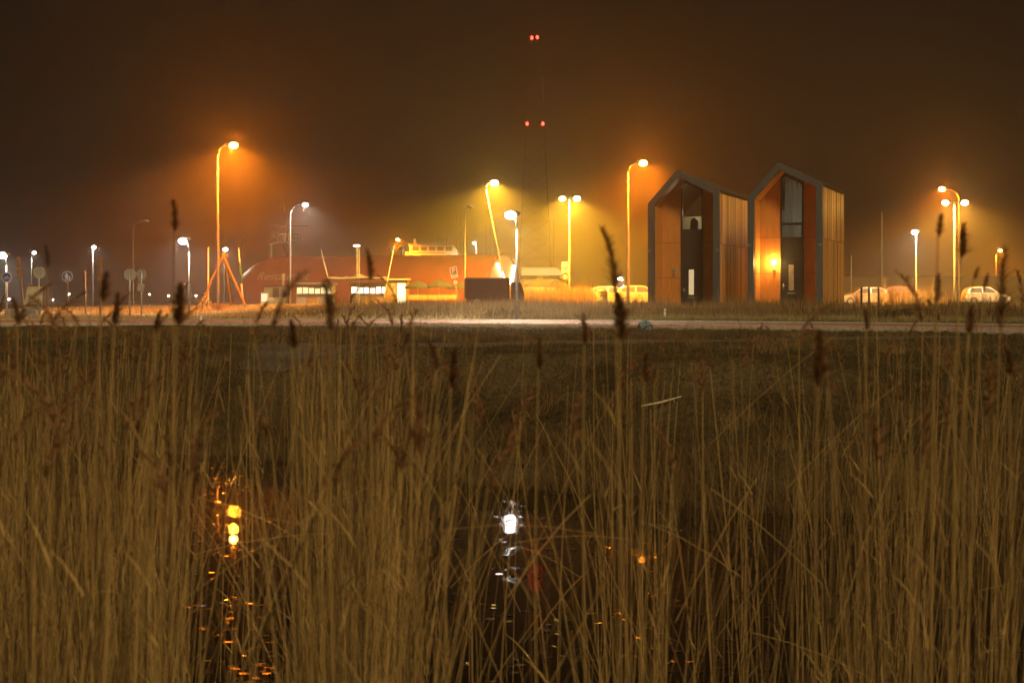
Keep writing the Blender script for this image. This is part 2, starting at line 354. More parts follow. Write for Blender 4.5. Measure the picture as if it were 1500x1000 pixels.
def street_lamp(px, D, head_px, head_py, col, P, label, size=0.3, style='arm', r=0.09, group=None, base_px=None, zbase=None):
    bx, by, bz = base(base_px or px, D); r *= 0.78
    if zbase is not None: bz = zbase
    t = thing('street_lamp', (bx, by, bz), label, 'street lamp', group)
    hx, hzz = X(head_px, D) - bx, Zp(head_py, D) - bz; tx = X(px, D) - bx; side = 1 if hx >= tx else -1
    if style == 'curve':
        rr = min(abs(hx - tx) * 0.7, 0.9); pts = [(0, 0, -0.3), (0, 0, 1.4), (0, 0, 1.45), (tx, 0, hzz - rr)]; rs = [r, r, r * 0.8, r * 0.6]
        for k in range(1, 7):
            a = k / 6 * math.pi / 2; pts.append((tx + side * rr * (1 - math.cos(a)), 0, hzz - rr + rr * math.sin(a))); rs.append(r * 0.5)
        MB().tube(pts, rs, 10).build('pole', M_pole, t, True)
        if abs(hx - tx) > rr + 0.15: MB().tube([(tx + side * rr * 0.98, 0, hzz), (hx - side * size * 0.8, 0, hzz + 0.02)], r * 0.45, 8).build('arm', M_pole, t, True)
        else: pass
    else:
        ph = hzz - (0.55 if style == 'arm' else 0.1)
        m = 0.55 * ph
        MB().tube([(0, 0, -0.3), (0, 0, 1.2), (tx * 0.15, 0, 1.25), (tx * 0.55, 0, m), (tx * 0.55, 0, m + 0.06), (tx, 0, ph)], [r, r, r * 0.9, r * 0.82, r * 0.66, r * 0.45], 12).build('pole', M_pole, t, True)
        MB().box(-r * 0.6, r * 0.6, -r - 0.012, -r + 0.02, 0.55, 1.0).build('hatch', M_grey, t)
        d = hx - tx
        if abs(d) > 0.05:
            MB().tube([(tx, 0, ph - 0.1), (tx + d * 0.12, 0, hzz - 0.2), (tx + d * 0.4, 0, hzz - 0.02), (hx - side * size * 0.9, 0, hzz + 0.05)], r * 0.4, 8).build('arm', M_pole, t, True)
        else: MB().ell((tx, 0, hzz - 0.1), r * 0.7, r * 0.7, 0.08, 10, 6).build('pole_cap', M_grey, t, True)
    lamp_head(t, (hx, 0, hzz), col, P, size, side)
    return t
def twin_lamp(px, D, hl, hr, py, col, P, label, size=0.28, r=0.10):
    r *= 0.78; bx, by, bz = base(px, D); t = thing('twin_street_lamp', (bx, by, bz), label, 'street lamp')
    hzz = Zp(py, D) - bz
    MB().tube([(0, 0, -0.3), (0, 0, 1.2), (0, 0, 1.25), (0, 0, hzz)], [r, r, r * 0.85, r * 0.55], 12).build('pole', M_pole, t, True)
    MB().box(-r * 0.6, r * 0.6, -r - 0.012, -r + 0.02, 0.55, 1.0).build('hatch', M_grey, t)
    xl, xr = X(hl, D) - bx, X(hr, D) - bx
    MB().tube([(xl + 0.2, 0, hzz + 0.02), (xr - 0.2, 0, hzz + 0.02)], r * 0.4, 8).build('cross_arm', M_pole, t, True)
    lamp_head(t, (xl, 0, hzz), col, P * 0.8, size * 0.9, -1); lamp_head(t, (xr, 0, hzz), col, P, size, 1)

street_lamp(319, 94, 342, 213, ORANGE, 11000, 'tall orange sodium street lamp standing left of the red hall', 0.32, r=0.13)
street_lamp(920, 100, 942, 239, ORANGE, 11000, 'tall orange sodium street lamp just left of the wooden houses', 0.32, r=0.13)
street_lamp(712, 135, 724, 268, YELLOW, 17000, 'bright yellow street lamp on a leaning pole behind the dark truck', 0.42, r=0.10, base_px=744.5)
twin_lamp(834, 117, 824, 845, 291, YELLOW, 9000, 'yellow double headed street lamp left of the wooden houses', 0.32)
street_lamp(757, 58, 748, 315, WHITE, 1500, 'short white path lamp standing beside the cycle path in front of the truck', 0.25, r=0.075)
street_lamp(277, 76, 268, 353, WHITE, 1600, 'short white path lamp standing left of the tall orange lamp', 0.25, r=0.075)
street_lamp(9.5, 85, 4, 374, WHITE, 1900, 'white path lamp at the left edge of the picture', 0.27, r=0.075)
street_lamp(136, 160, 137.5, 362, WHITE, 1800, 'white lamp on a slim white post right of the blue walking sign', 0.26, 'top', r=0.10)
street_lamp(46, 180, 50, 370, WHITE, 1500, 'small far white lamp behind the slanted information board', 0.26, r=0.07)
street_lamp(425, 120, 447, 300, WHITE, 3600, 'white street lamp with a curved neck in front of the red hall', 0.25, 'curve', r=0.10)
street_lamp(328.5, 170, 330, 365, WHITE, 2200, 'white lamp glowing behind the top of the yellow trestle', 0.30, 'top', r=0.08)
street_lamp(600, 232, 583, 351, ORANGE, 7500, 'small orange street lamp standing behind the red hall roof', 0.34, r=0.11)
street_lamp(697.5, 232, 695, 356, WHITE, 1500, 'small white lamp behind the red hall, right of the unlit curved lamp', 0.28, 'top', r=0.09)
street_lamp(681, 120, 690, 303, None, 0, 'unlit street lamp with curved neck left of the dark truck', 0.22, 'curve', r=0.09)
street_lamp(195, 130, 215, 324, None, 0, 'unlit street lamp with long curved arm above the two sign backs', 0.2, 'curve', r=0.075)
street_lamp(354, 210, 361, 352, None, 0, 'thin unlit far lamp just left of the red hall', 0.2, 'curve', r=0.05)
street_lamp(914, 150, 908, 408, WHITE, 1100, 'low white lamp beside the pole of the orange lamp near the houses', 0.26, r=0.07)
street_lamp(1342, 112, 1340, 340, WHITE, 2500, 'white lamp on a slim post right of the wooden houses', 0.27, 'top', r=0.085)
twin_lamp(1398, 107, 1385, 1413, 297, WARM, 6500, 'warm double headed street lamp above the white parked car', 0.30)
street_lamp(1405, 125, 1380, 277, ORANGE, 6500, 'orange street lamp with a curved arm behind the double lamp at right', 0.32, 'curve', r=0.10)
street_lamp(1459, 225, 1465, 367, ORANGE, 4500, 'small orange lamp behind the dike at the right edge', 0.34, r=0.12)
for px, py, D, txt in ((101, 431, 380, 'tiny far lamp right below the blue walking sign'), (219, 431, 420, 'tiny far lamp right of the two sign backs'),
                       (247, 433, 420, 'tiny far lamp left of the short white path lamp pole'), (287, 433, 430, 'tiny far lamp right of the short white path lamp pole'),
                       (77, 439, 330, 'tiny far yellow lamp right of the slanted information board'), (13, 438, 330, 'tiny far lamp at the left edge near the bicycle sign')):
    street_lamp(px, D, px, py, WHITE, 200, txt, 0.30, 'top', r=0.08, group='far lamps on the left horizon')

# ------------------------------------------------------------------ the two wooden houses
def text_mesh(txt, size, shear=0.0):
    cu = bpy.data.curves.new('lettering', 'FONT'); cu.body = txt; cu.size = size; cu.shear = shear; cu.extrude = 0.015; cu.align_x = 'CENTER'; cu.align_y = 'CENTER'
    o = bpy.data.objects.new('lettering', cu); COL.objects.link(o); dg = bpy.context.evaluated_depsgraph_get()
    me = bpy.data.meshes.new_from_object(o.evaluated_get(dg)); bpy.data.objects.remove(o); me.name = 'lettering'; return me

M_board = tinted('larch cladding board', (0.22, 0.10, 0.032), (0.80, 0.42, 0.13), 0.42)
HW, HL, HE0, HPK, HE1, XP, TH, REC = 3.65, 7.2, 5.38, 7.05, 5.98, 1.52, 0.30, 1.45
def roof_in(x, off):                         # underside height of the roof at local x, measured off the outer line
    s0, s1 = (HPK - HE0) / XP, (HE1 - HPK) / (HW - XP)
    a = HE0 + s0 * x - off * math.hypot(1, s0); b = HPK + s1 * (x - XP) - off * math.hypot(1, s1)
    return min(a, b)
def xpk(off):
    s0, s1 = (HPK - HE0) / XP, (HE1 - HPK) / (HW - XP)
    return (HPK - off * math.hypot(1, s1) - s1 * XP - HE0 + off * math.hypot(1, s0)) / (s0 - s1)
def wooden_house(px, D, zb, label, lit):
    phi = R(20.5); t = thing('wooden_house', (X(px, D), D, zb), label, 'house', 'twin prefab wooden houses', -phi)
    xi0, xi1 = TH, HW - TH; xa = xpk(TH)
    outer = [(0, 0), (HW, 0), (HW, HE1), (XP, HPK), (0, HE0)]
    inner = [(xi0, 0), (xi1, 0), (xi1, roof_in(xi1, TH)), (xa, roof_in(xa, TH)), (xi0, roof_in(xi0, TH))]
    # portal frame: ring of five sides, open at the foot
    fr = MB()
    for (a, b) in ((1, 2), (2, 3), (3, 4), (4, 0)):
        fr.extr([outer[a], outer[b], inner[b], inner[a]] , 0, 0.3)
    pf = fr.build('portal_frame', M_zinc, t)
    mb = MB()
    for xx in (0.08, HW - 0.08):
        for dz in (0, .07): mb.box(xx - 0.09, xx + 0.09, -0.012, 0.01, 2.95 + dz, 2.98 + dz)
    mb.build('joint_clip', M_galv, pf)
    # lining of the porch: three panels each side, two soffit boards
    rows = [(0.02, 1.62), (1.64, 3.42)]
    for lo, hi in rows + [(3.44, None)]:
        for xx0, xx1, xe in ((xi0, xi0 + 0.03, xi0), (xi1 - 0.03, xi1, xi1)):
            top = hi if hi else roof_in(xe, TH) - 0.04
            MB().box(xx0, xx1, 0.302, REC - 0.004, lo, top).build('reveal_panel', M_orangewood, t)
    for a, b in ((4, 3), (3, 2)):
        p, q = inner[a], inner[b]; MB().extr([p, (p[0], p[1] - 0.03), (q[0], q[1] - 0.03), q][::-1], 0.302, REC).build('soffit_board', M_orangewood, t)
    # recessed front: panels left and right of the glazed column
    cx0, cx1 = 1.36, 2.50
    def panel(x0, x1, z0, z1):
        if z1 is None: pts = [(x0, z0), (x1, z0), (x1, roof_in(x1, TH + 0.035))] + ([(xa, roof_in(xa, TH + 0.035))] if x0 < xa < x1 else []) + [(x0, roof_in(x0, TH + 0.035))]
        else: pts = [(x0, z0), (x1, z0), (x1, z1), (x0, z1)]
        MB().extr(pts, REC + 0.004, REC + 0.05).build('front_panel', M_orangewood, t)
    for lo, hi in rows + [(3.44, None)]:
        panel(xi0 + 0.035, cx0 - 0.01, lo, hi); panel(cx1 + 0.01, xi1 - 0.035, lo, hi)
    for bx0, bx1 in ((xi0, cx0), (cx1, xi1)): MB().box(bx0, bx1, REC + 0.055, REC + 0.075, 0.0, min(roof_in(bx0, TH), roof_in(bx1, TH)) - 0.02).build('light_stop_board', M_dark, t)  # added unseen boards, blocking room light at the panel joints
    # glazed column: frame, door, windows
    y0 = REC - 0.05; topL, topR = roof_in(cx0, TH + 0.05), roof_in(cx1, TH + 0.05); f = 0.075
    pk = roof_in(xa, TH + 0.05)
    cf = MB(); cf.box(cx0, cx0 + f, y0, REC + 0.06, 0.0, topL - f * 1.6); cf.box(cx1 - f, cx1, y0, REC + 0.06, 0.0, topR - f * 0.2)
    cf.extr([(cx0, topL - 1.6 * f), (xa, pk - 1.6 * f), (cx1, topR - 1.6 * f), (cx1, topR), (xa, pk), (cx0, topL)], y0 + 0.002, REC + 0.06)
    zs = (4.02, 3.30, 2.72) if lit else (3.98, 2.40, 2.40)
    for zz in zs[:2] if lit else zs[:1]: cf.box(cx0 + f, cx1 - f, y0 + 0.003, REC + 0.058, zz, zz + 0.13)
    win = cf.build('window_frame', M_anthr, t)
    def pane(x0, x1, z0, z1, name='pane'):
        pts = [(x0, z0), (x1, z0), (x1, z1 if z1 else topR - f * 1.6)] + ([(x0, z1)] if z1 else [(xa, pk - 1.6 * f), (x0, topL - 1.6 * f)])
        return MB().extr(pts, REC + 0.02, REC + 0.028).build(name, M_glass, win)
    pane(cx0 + f, cx1 - f, zs[0] + 0.13, None)
    dz1 = zs[1] if lit else zs[0]
    if lit: pane(cx0 + f, cx1 - f, zs[1] + 0.13, zs[0])
    MB().box(cx0 + f, cx1 - f, y0 + 0.02, REC + 0.05, 2.33, dz1).build('spandrel', M_anthr, t)
    d = MB().box(cx0 + f, cx1 - f, y0 + 0.012, REC + 0.05, 0.06, 2.32).build('door', M_anthr, t)
    xm = (cx0 + cx1) / 2 - 0.03
    sl = emis('lit frosted glass', (1.0, 0.72, 0.36), 0.75) if not lit else mat('dim frosted glass', (0.34, 0.31, 0.24), 0.35)
    MB().box(xm - 0.13, xm + 0.13, y0 - 0.002, y0 + 0.02, 0.78, 2.06).build('door_pane', sl, d)
    MB().box(xm - 0.19, xm + 0.19, y0 - 0.012, y0 + 0.014, 0.62, 0.67).build('letter_slot', M_galv, d)
    h = MB().tube([(cx0 + 0.14, y0 - 0.05, 1.0), (cx0 + 0.26, y0 - 0.05, 1.0)], 0.016, 8); h.box(cx0 + 0.115, cx0 + 0.165, y0 - 0.008, y0 + 0.013, 0.86, 1.12); h.tube([(cx0 + 0.14, y0 + 0.01, 1.0), (cx0 + 0.14, y0 - 0.055, 1.0)], 0.014, 8)
    h.build('handle', M_galv, d, True)
    # inside: back wall and floor of the room behind the glass
    MB().box(xi0, xi1, REC + 2.6, REC + 2.65, 2.4, 4.9).build('room_wall', M_cream, t)
    MB().box(xi0, xi1, REC + 0.08, REC + 2.6, 2.42, 2.5).build('room_floor', M_wood, t)
    if lit:
        cl = MB(); n = 44
        for (x0c, x1c, z0c) in ((cx0 + 0.2, cx1 - 0.06, 2.55), ):
            pts = [(x0c + (x1c - x0c) * k / n, REC + 0.22 + 0.035 * math.sin(k * 1.25) + 0.012 * math.sin(k * 2.9)) for k in range(n + 1)]
            for k in range(n):
                (xa0, ya0), (xb0, yb0) = pts[k], pts[k + 1]; za, zb_ = roof_in(xa0, TH + 0.2), roof_in(xb0, TH + 0.2)
                sq = 0.10 * (1 - k / n)
                cl.add([(xa0 - sq * 1.2, ya0, z0c), (xb0 - sq * 1.2, yb0, z0c), (xb0, yb0, zb_), (xa0, ya0, za)], [(0, 1, 2, 3)])
        cm = tinted('linen curtain', (0.70, 0.68, 0.60), (0.70, 0.68, 0.60), 0.9, 0.45); cl.build('curtain', cm, t, True)
        l = bpy.data.lights.new('room_light', 'POINT'); l.energy = 60; l.color = (1, 0.88, 0.68); l.shadow_soft_size = 0.1  # added fill behind the curtain to lighten the cloth, no lamp modelled
        lo = bpy.data.objects.new('room_light', l); COL.objects.link(lo); lo.parent = t; lo.location = (2.6, REC + 1.9, 4.4)
    else:
        ch = MB(); ch.ell((1.86, REC + 0.75, 4.45), 0.22, 0.10, 0.30, 16, 8); ch.box(1.66, 2.06, REC + 0.66, REC + 0.85, 3.9, 4.35)
        ch.build('chair_back', M_dark, t, True)
        MB().extr([(2.08, 3.9), (2.5, 3.9), (2.5, 4.75)], REC + 1.3, REC + 1.34).build('sloping_lamp_shade', M_cream, t)
        MB().ell((2.30, REC + 0.9, 5.28), 0.07, 0.07, 0.05, 10, 6).build('ceiling_spot', emis('room spot', (1, 0.9, 0.7), 12), t, True)
        l = bpy.data.lights.new('room_light', 'POINT'); l.energy = 75; l.color = (1, 0.74, 0.42); l.shadow_soft_size = 0.06
        lo = bpy.data.objects.new('room_light', l); COL.objects.link(lo); lo.parent = t; lo.location = (2.2, REC + 1.2, 5.0)
    # wall lamp on the left front panel, bell box below it
    wl = MB(); wl.box(0.98, 1.10, REC - 0.10, REC + 0.003, 2.02, 2.20); wl.tube([(1.04, REC - 0.06, 1.80), (1.04, REC - 0.06, 1.92)], 0.05, 12); wl.box(1.0, 1.08, REC - 0.04, REC + 0.003, 1.82, 2.05)
    wlo = wl.build('wall_lamp', M_galv, t)
    if lit:
        MB().ell((1.04, REC - 0.17, 2.16), 0.085, 0.085, 0.10, 14, 8).build('bulb', emis('wall bulb', (1, 0.72, 0.25), 30, True), wlo, True)
        l = bpy.data.lights.new('wall_lamp_light', 'POINT'); l.energy = 210; l.color = (1, 0.52, 0.12); l.shadow_soft_size = 0.07
        lo = bpy.data.objects.new('wall_lamp_light', l); COL.objects.link(lo); lo.parent = t; lo.location = (1.04, REC - 0.17, 2.16)
        MB().box(xi1 - 0.20, xi1 - 0.032, REC - 0.55, REC - 0.25, 1.82, 2.08).build('letter_box', M_galv, t, bevel=0.01)
    # body: side walls, back wall, roof slabs, plinth
    MB().box(0.12, 0.16, 0.3, HL - 0.04, 0, HE0 - 0.25).build('side_core', M_dark, t); MB().box(HW - 0.16, HW - 0.12, 0.3, HL - 0.04, 0, HE1 - 0.2).build('side_core', M_dark, t)
    MB().extr([(0.02, 0), (HW - 0.02, 0), (HW - 0.02, HE1 - 0.1), (XP, HPK - 0.12), (0.02, HE0 - 0.1)], HL - 0.04, HL).build('back_wall', M_larch, t)
    for xw0, xw1, zt, nm in ((HW - 0.118, HW - 0.03, HE1 - 0.09, 'right'), (0.03, 0.118, HE0 - 0.14, 'left')):
        for z0, z1 in ((0.12, 3.30), (3.33, zt)):
            cb = MB(); yy = 0.31; k = 0
            while yy < HL - 0.12:
                wd = random.uniform(0.22, 0.30); dp = random.uniform(0, 0.03)
                cb.box(xw0 + (dp if nm == 'left' else 0), xw1 - (dp if nm == 'right' else 0), yy, min(yy + wd - 0.03, HL - 0.05), z0, z1); yy += wd
            bo = tag(cb.build('board_cladding', M_board, t), kind='stuff'); nb_ = len(bo.data.vertices) // 8
            at_ = bo.data.attributes.new('tint', 'FLOAT', 'POINT'); at_.data.foreach_set('value', np.repeat(np.clip(rng.normal(0.5, 0.3, nb_), 0, 1), 8).astype(np.float32))
    for (xa_, za_), (xb_, zb_) in (((-0.03, HE0 - 0.03), (XP, HPK)), ((XP, HPK), (HW + 0.03, HE1 - 0.015))):
        dx, dz = xb_ - xa_, zb_ - za_; L = math.hypot(dx, dz); nx_, nz_ = -dz / L, dx / L
        MB().extr([(xa_ - nx_ * .14, za_ - nz_ * .14), (xb_ - nx_ * .14, zb_ - nz_ * .14), (xb_ + nx_ * .012, zb_ + nz_ * .012), (xa_ + nx_ * .012, za_ + nz_ * .012)], 0.303, HL + 0.05).build('roof', M_roof, t)
    cb = MB().box(0.12, 0.34, 3.2, 3.5, 5.0, 6.35); cb.box(0.08, 0.38, 3.16, 3.54, 6.36, 6.45); cb.build('chimney', M_dark, t)
    for k in range(5): MB().box(0.0, HW, -0.02, HL, -0.62 + 0.125 * k, -0.62 + 0.125 * k + 0.11).build('plinth_course', M_stone, t)
    MB().box(0.0, HW, -0.55, 0.296, -0.62, -0.004).build('doorstep', M_stone, t)
    return t
wooden_house(949, 79, 2.02, 'left one of the two wooden gabled houses, its wall lamp unlit, door slit glowing', False)
wooden_house(1095, 77, 2.22, 'right one of the two wooden gabled houses, with curtain and lit wall lamp', True)

# ------------------------------------------------------------------ radio mast with red beacons, far behind
D = 470; bx, by, bz = base(784, D); t = thing('radio_mast', (bx, by, bz), 'tall lattice radio mast with red warning lights, fading into the haze', 'radio mast')
def hw(z): return 4.6 * (1 - z / 92.0) + 0.75
Hm = Zp(52, D) - bz; corners = [(-1, -1), (1, -1), (1, 1), (-1, 1)]
for sx, sy in corners: MB().tube([(sx * hw(0), sy * hw(0), -0.5), (sx * hw(Hm), sy * hw(Hm), Hm)], 0.06, 6).build('mast_leg', M_dark, t)
lat = MB(); zz = 0
while zz < Hm - 2:
    st = max(2.0, hw(zz) * 1.25); z2 = min(zz + st, Hm)
    for k in range(4):
        a, b = corners[k], corners[(k + 1) % 4]
        lat.tube([(a[0]*hw(zz), a[1]*hw(zz), zz), (b[0]*hw(z2), b[1]*hw(z2), z2)], 0.022, 4); lat.tube([(b[0]*hw(zz), b[1]*hw(zz), zz), (a[0]*hw(z2), a[1]*hw(z2), z2)], 0.022, 4)
        lat.tube([(a[0]*hw(z2), a[1]*hw(z2), z2), (b[0]*hw(z2), b[1]*hw(z2), z2)], 0.022, 4)
    zz = z2
tag(lat.build('lattice_bracing', M_dark, t), kind='stuff')
M_beacon = emis('red beacon', (1, 0.035, 0.018), 14, True)
for px, py in ((779, 57), (787, 56), (772, 183), (795, 183)):
    p = (X(px, D) - bx, -hw(Zp(py, D) - bz) - 0.1, Zp(py, D) - bz)
    bo = MB().ell(p, 0.42, 0.42, 0.55, 12, 8).build('beacon', M_beacon, t, True)
    MB().tube([(p[0], p[1], p[2] - 0.9), (p[0], p[1], p[2] - 0.4)], 0.2, 8).tube([(p[0], p[1], p[2] - 0.8), (p[0] * 0.5, 0, p[2] - 0.9)], 0.08, 6).build('bracket', M_grey, bo)
    l = bpy.data.lights.new('beacon_light', 'POINT'); l.energy = 70; l.color = (1, 0.05, 0.02); l.shadow_soft_size = 0.3
    lo = bpy.data.objects.new('beacon_light', l); COL.objects.link(lo); lo.parent = t; lo.location = p

# ------------------------------------------------------------------ red restaurant hall
A0 = R(20); ex, ey = X(738, 155), 155.0; ez = 2.08; RH, LH = 5.05, 29.6
hall = thing('restaurant_hall', (ex, ey, ez), 'long red half round restaurant hall with lettering on its side', 'building', None, -A0)
# local frame: +x along the axis towards the near end is x=0, the hall runs to -x; -y faces the camera
def hall_r(x): u = max(0.0, (-x - (LH - 5.0)) / 5.0); return RH * math.sqrt(max(0.0, 1 - (u * 0.93) ** 2))
xsn = [-LH + LH * (1 - (1 - k / 40) ** 1.0) for k in range(41)]; vv, ff, NA = [], [], 26
for xx in xsn:
    for k in range(NA + 1):
        a = math.pi * k / NA; vv.append((xx, -hall_r(xx) * math.cos(a), hall_r(xx) * math.sin(a)))
for i in range(40):
    for k in range(NA): ff.append((i*(NA+1)+k, i*(NA+1)+k+1, (i+1)*(NA+1)+k+1, (i+1)*(NA+1)+k))
MB().add(vv, ff).build('shell', M_red, hall, True)
for k in range(1, 10):
    xx = -k * 2.9; 
    if -xx < LH - 1: MB().tube([(xx, -hall_r(xx) * 1.004 * math.cos(math.pi * q / 24), hall_r(xx) * 1.004 * math.sin(math.pi * q / 24)) for q in range(25)], 0.035, 4).build('seam_rib', M_red, hall)
M_end = mat('pale orange end wall', (0.60, 0.33, 0.17), 0.7, var=0.06)
ew = [(0.02, -RH * 0.97 * math.cos(math.pi * k / 30), RH * 0.97 * math.sin(math.pi * k / 30)) for k in range(31)]
MB().add(ew + [(-0.1, p[1], p[2]) for p in ew], [tuple(range(30, -1, -1)), tuple(range(31, 62))]).build('end_wall', M_end, hall)
MB().tube([(0.0, -RH * math.cos(math.pi * k / 30), RH * math.sin(math.pi * k / 30)) for k in range(31)], 0.13, 6).build('end_rim', M_red, hall, True)
M_vlight = emis('spotlit column glow', (1, 0.86, 0.66), 9, sample=True)  # emission stands in for spotlight falling on two columns
MB().tube([(0.25, -2.4, 4.05), (0.25, -0.6, 2.6)], 0.16, 8).build('spotlit_column', M_vlight, hall, True)
MB().tube([(0.25, 2.3, 4.0), (0.25, 1.5, 2.1)], 0.16, 8).build('spotlit_column', M_vlight, hall, True)
a = R(35); me = text_mesh('Restaurant', 1.35, 0.25); tx = link('lettering', me, mat('pale lettering', (0.42, 0.34, 0.27), 0.6), hall)
tx['label'] = 'pale slanted lettering on the red hall'
up = Vector((0, math.sin(a), math.cos(a))); nrm = Vector((0, -math.cos(a), math.sin(a)))
tx.matrix_local = Matrix(((1, up.x, nrm.x, -22.4), (0, up.y, nrm.y, nrm.y * (RH + 0.06)), (0, up.z, nrm.z, nrm.z * (RH + 0.06)), (0, 0, 0, 1)))
for xx in (-12.4, -11.2):
    v = MB().tube([(xx, 0.6, RH - 0.15), (xx, 0.6, RH + 0.75)], 0.22, 10); v.ell((xx, 0.6, RH + 0.85), 0.36, 0.36, 0.16, 10, 6); v.build('roof_vent', M_galv, hall, True)

# things in front of and around the hall
def lit_stall(px0, px1, D, ztop, win, label, e):
    x0, x1 = X(px0, D), X(px1, D); bx = (x0 + x1) / 2; z0 = gz1(bx, D); t = thing('serving_pavilion', (bx, D, z0), label, 'pavilion')
    hw_ = (x1 - x0) / 2; H = ztop; wl, wh = win
    M_w = emis('pavilion light %s' % e, (1, 0.80, 0.38) if e < 6 else (1, 0.90, 0.62), e * 0.32, sample=True)
    MB().box(-hw_, hw_, 0, 2.4, 0, wl).build('counter_wall', M_cream, t)
    MB().box(-hw_ - 0.2, hw_ + 0.2, -0.5, 2.6, H, H + 0.16).build('roof', M_grey, t)
    MB().box(-hw_, hw_, 2.3, 2.4, wl + 0.002, H - 0.002).build('back_wall', M_cream, t)
    n = 6; wd = 2 * hw_ / n
    for k in range(n):
        MB().box(-hw_ + k * wd + 0.05, -hw_ + (k + 1) * wd - 0.05, 0.1, 0.13, wl + 0.03, wh - random.choice((0, 0.05, 0.12))).build('lit_window', M_w, t)
        MB().box(-hw_ + k * wd - 0.04, -hw_ + k * wd + 0.04, 0.04, 0.2, wl + 0.002, H - 0.002).build('mullion', M_wood, t)
    MB().box(-hw_, hw_, 0.02, 0.22, wh + 0.002, H - 0.002).build('fascia', M_wood, t)
    MB().box(-hw_ - 0.1, hw_ + 0.1, -0.25, -0.003, wl - 0.12, wl).build('counter', M_wood, t)
lit_stall(434, 487, 150, 1.92, (1.0, 1.62), 'low pavilion with yellow lit windows under the hall lettering', 5)
lit_stall(514, 568, 148, 1.92, (1.0, 1.64), 'brightest low pavilion with white lit windows below the tent masts', 9)
bx, by, bz = base(581, 147); t = thing('kiosk', (bx, by, bz), 'small kiosk with a glowing doorway right of the tent masts', 'kiosk')
MB().box(-1.05, 1.05, 0, 2, 0, 2.3).build('kiosk_wall', M_wood, t)
MB().box(-1.2, 1.2, -0.4, 2.2, 2.302, 2.42).build('roof', M_cream, t)
MB().box(0.05, 0.85, -0.03, -0.003, 0.05, 2.0).build('lit_doorway', emis('kiosk light', (1, 0.82, 0.45), 2.6, sample=True), t)
MB().box(-0.85, -0.1, -0.03, -0.003, 0.9, 2.0).build('poster', mat('faded poster', (0.5, 0.3, 0.2), 0.7, c2=(0.2, 0.25, 0.2), scale=9), t)
bx, by, bz = base(404, 152); t = thing('storage_shed', (bx, by, bz), 'grey storage shed with a flue pipe at the left end of the hall', 'shed')
MB().box(-1.15, 1.15, 0, 2, 0, 1.75).build('shed_wall', M_grey, t); MB().box(-1.25, 1.25, -0.15, 2.1, 1.752, 1.85).build('roof', M_dark, t)
MB().tube([(0.6, 0.8, 1.8), (0.6, 0.8, 2.9)], 0.12, 10).ell((0.6, 0.8, 2.95), 0.22, 0.22, 0.08, 10, 4).build('flue_pipe', M_cream, t, True)
MB().box(-0.3, 0.3, -0.03, -0.003, 0.05, 1.6).build('door', M_dark, t)
bx, by, bz = base(387, 149); t = thing('storage_box', (bx, by, bz), 'small lit box standing left of the grey shed', 'box')
MB().box(-0.35, 0.35, 0, 0.6, 0, 1.15).build('case', M_cream, t, bevel=0.02); MB().box(-0.4, 0.4, -0.05, 0.65, 1.152, 1.2).build('lid', M_grey, t)
MB().box(-0.28, 0.28, -0.02, -0.002, 0.3, 1.05).build('lit_panel', emis('box light', (1, 0.85, 0.55), 1.3), t)
for k, (px, w_) in enumerate(((397, 0.7), (409, 0.9), (457, 1.0), (540, 1.3), (556, 0.9))):
    bx, by, bz = base(px, 145 - k); o = MB().box(-w_ / 2, w_ / 2, 0, 0.7, 0, 0.62).box(-w_ / 2 - 0.04, w_ / 2 + 0.04, -0.04, 0.74, 0.622, 0.68).build('crate', (M_cream, M_stone, M_wood, M_yellow, M_wood)[k])
    o.location = (bx, by, bz); tag(o, ['pale crate nearest the left end of the hall', 'grey crate in front of the storage shed', 'wooden crate below the yellow lit windows', 'yellow crate below the white lit windows', 'wooden crate right of the yellow crate by the kiosk'][k], 'crate')
# tensile tent
D = 146; bx, by, bz = base(525, D); t = thing('sail_tent', (bx, by, bz), 'low tensile sail tent held by leaning masts before the hall', 'tent')
def L(px, py, dy=0): return (X(px, D) - bx, dy, Zp(py, D) - bz)
for a, b in (((470, 366), (491, 448)), ((578, 358), (560, 448))): MB().tube([L(*b), L(*a)], [0.06, 0.035], 6).build('mast', M_white, t, True)
for q in (523, 526): MB().tube([L(q, 448), L(q, 363)], 0.03, 6).build('mast', M_white, t, True)
sail = MB(); NS = 24
top = []
for k in range(NS + 1):
    px = 481 + (567 - 481) * k / NS; pk = max(0, 1 - abs(px - 525) / 18)
    zt = 404.5 + 2.2 * math.sin(math.pi * k / NS) - 7.0 * pk ** 1.6
    top.append((L(px, zt, 0.9), L(px, 408 + 1.0 * math.sin(math.pi * k / NS * 2), -1.3), L(px, 409, 3.0)))
for k in range(NS):
    (a0, b0, c0), (a1, b1, c1) = top[k], top[k + 1]
    sail.add([a0, b0, c0, a1, b1, c1], [(1, 4, 3, 0), (0, 3, 5, 2)])
sail.build('sail', mat('pale sailcloth', (0.42, 0.37, 0.28), 0.85), t, True)
M_fairy = emis('fairy light', (1, 0.62, 0.2), 1.3)
fl = MB()
for k in range(46):
    px = 481 + 86 * k / 45; fl.ell(L(px, 406.3 + 0.5 * math.sin(k * 0.7) + 1.2 * abs(math.sin(math.pi * k / 15)), -1.36), 0.045, 0.045, 0.045, 6, 4)
tag(fl.build('fairy_lights', M_fairy, t), kind='stuff')
mbh = MB().ell(L(522.5, 360), 0.36, 0.2, 0.13, 12, 6); mbh.build('mast_lamp', emis('pink mast lamp', (1, 0.62, 0.5), 5), t, True)
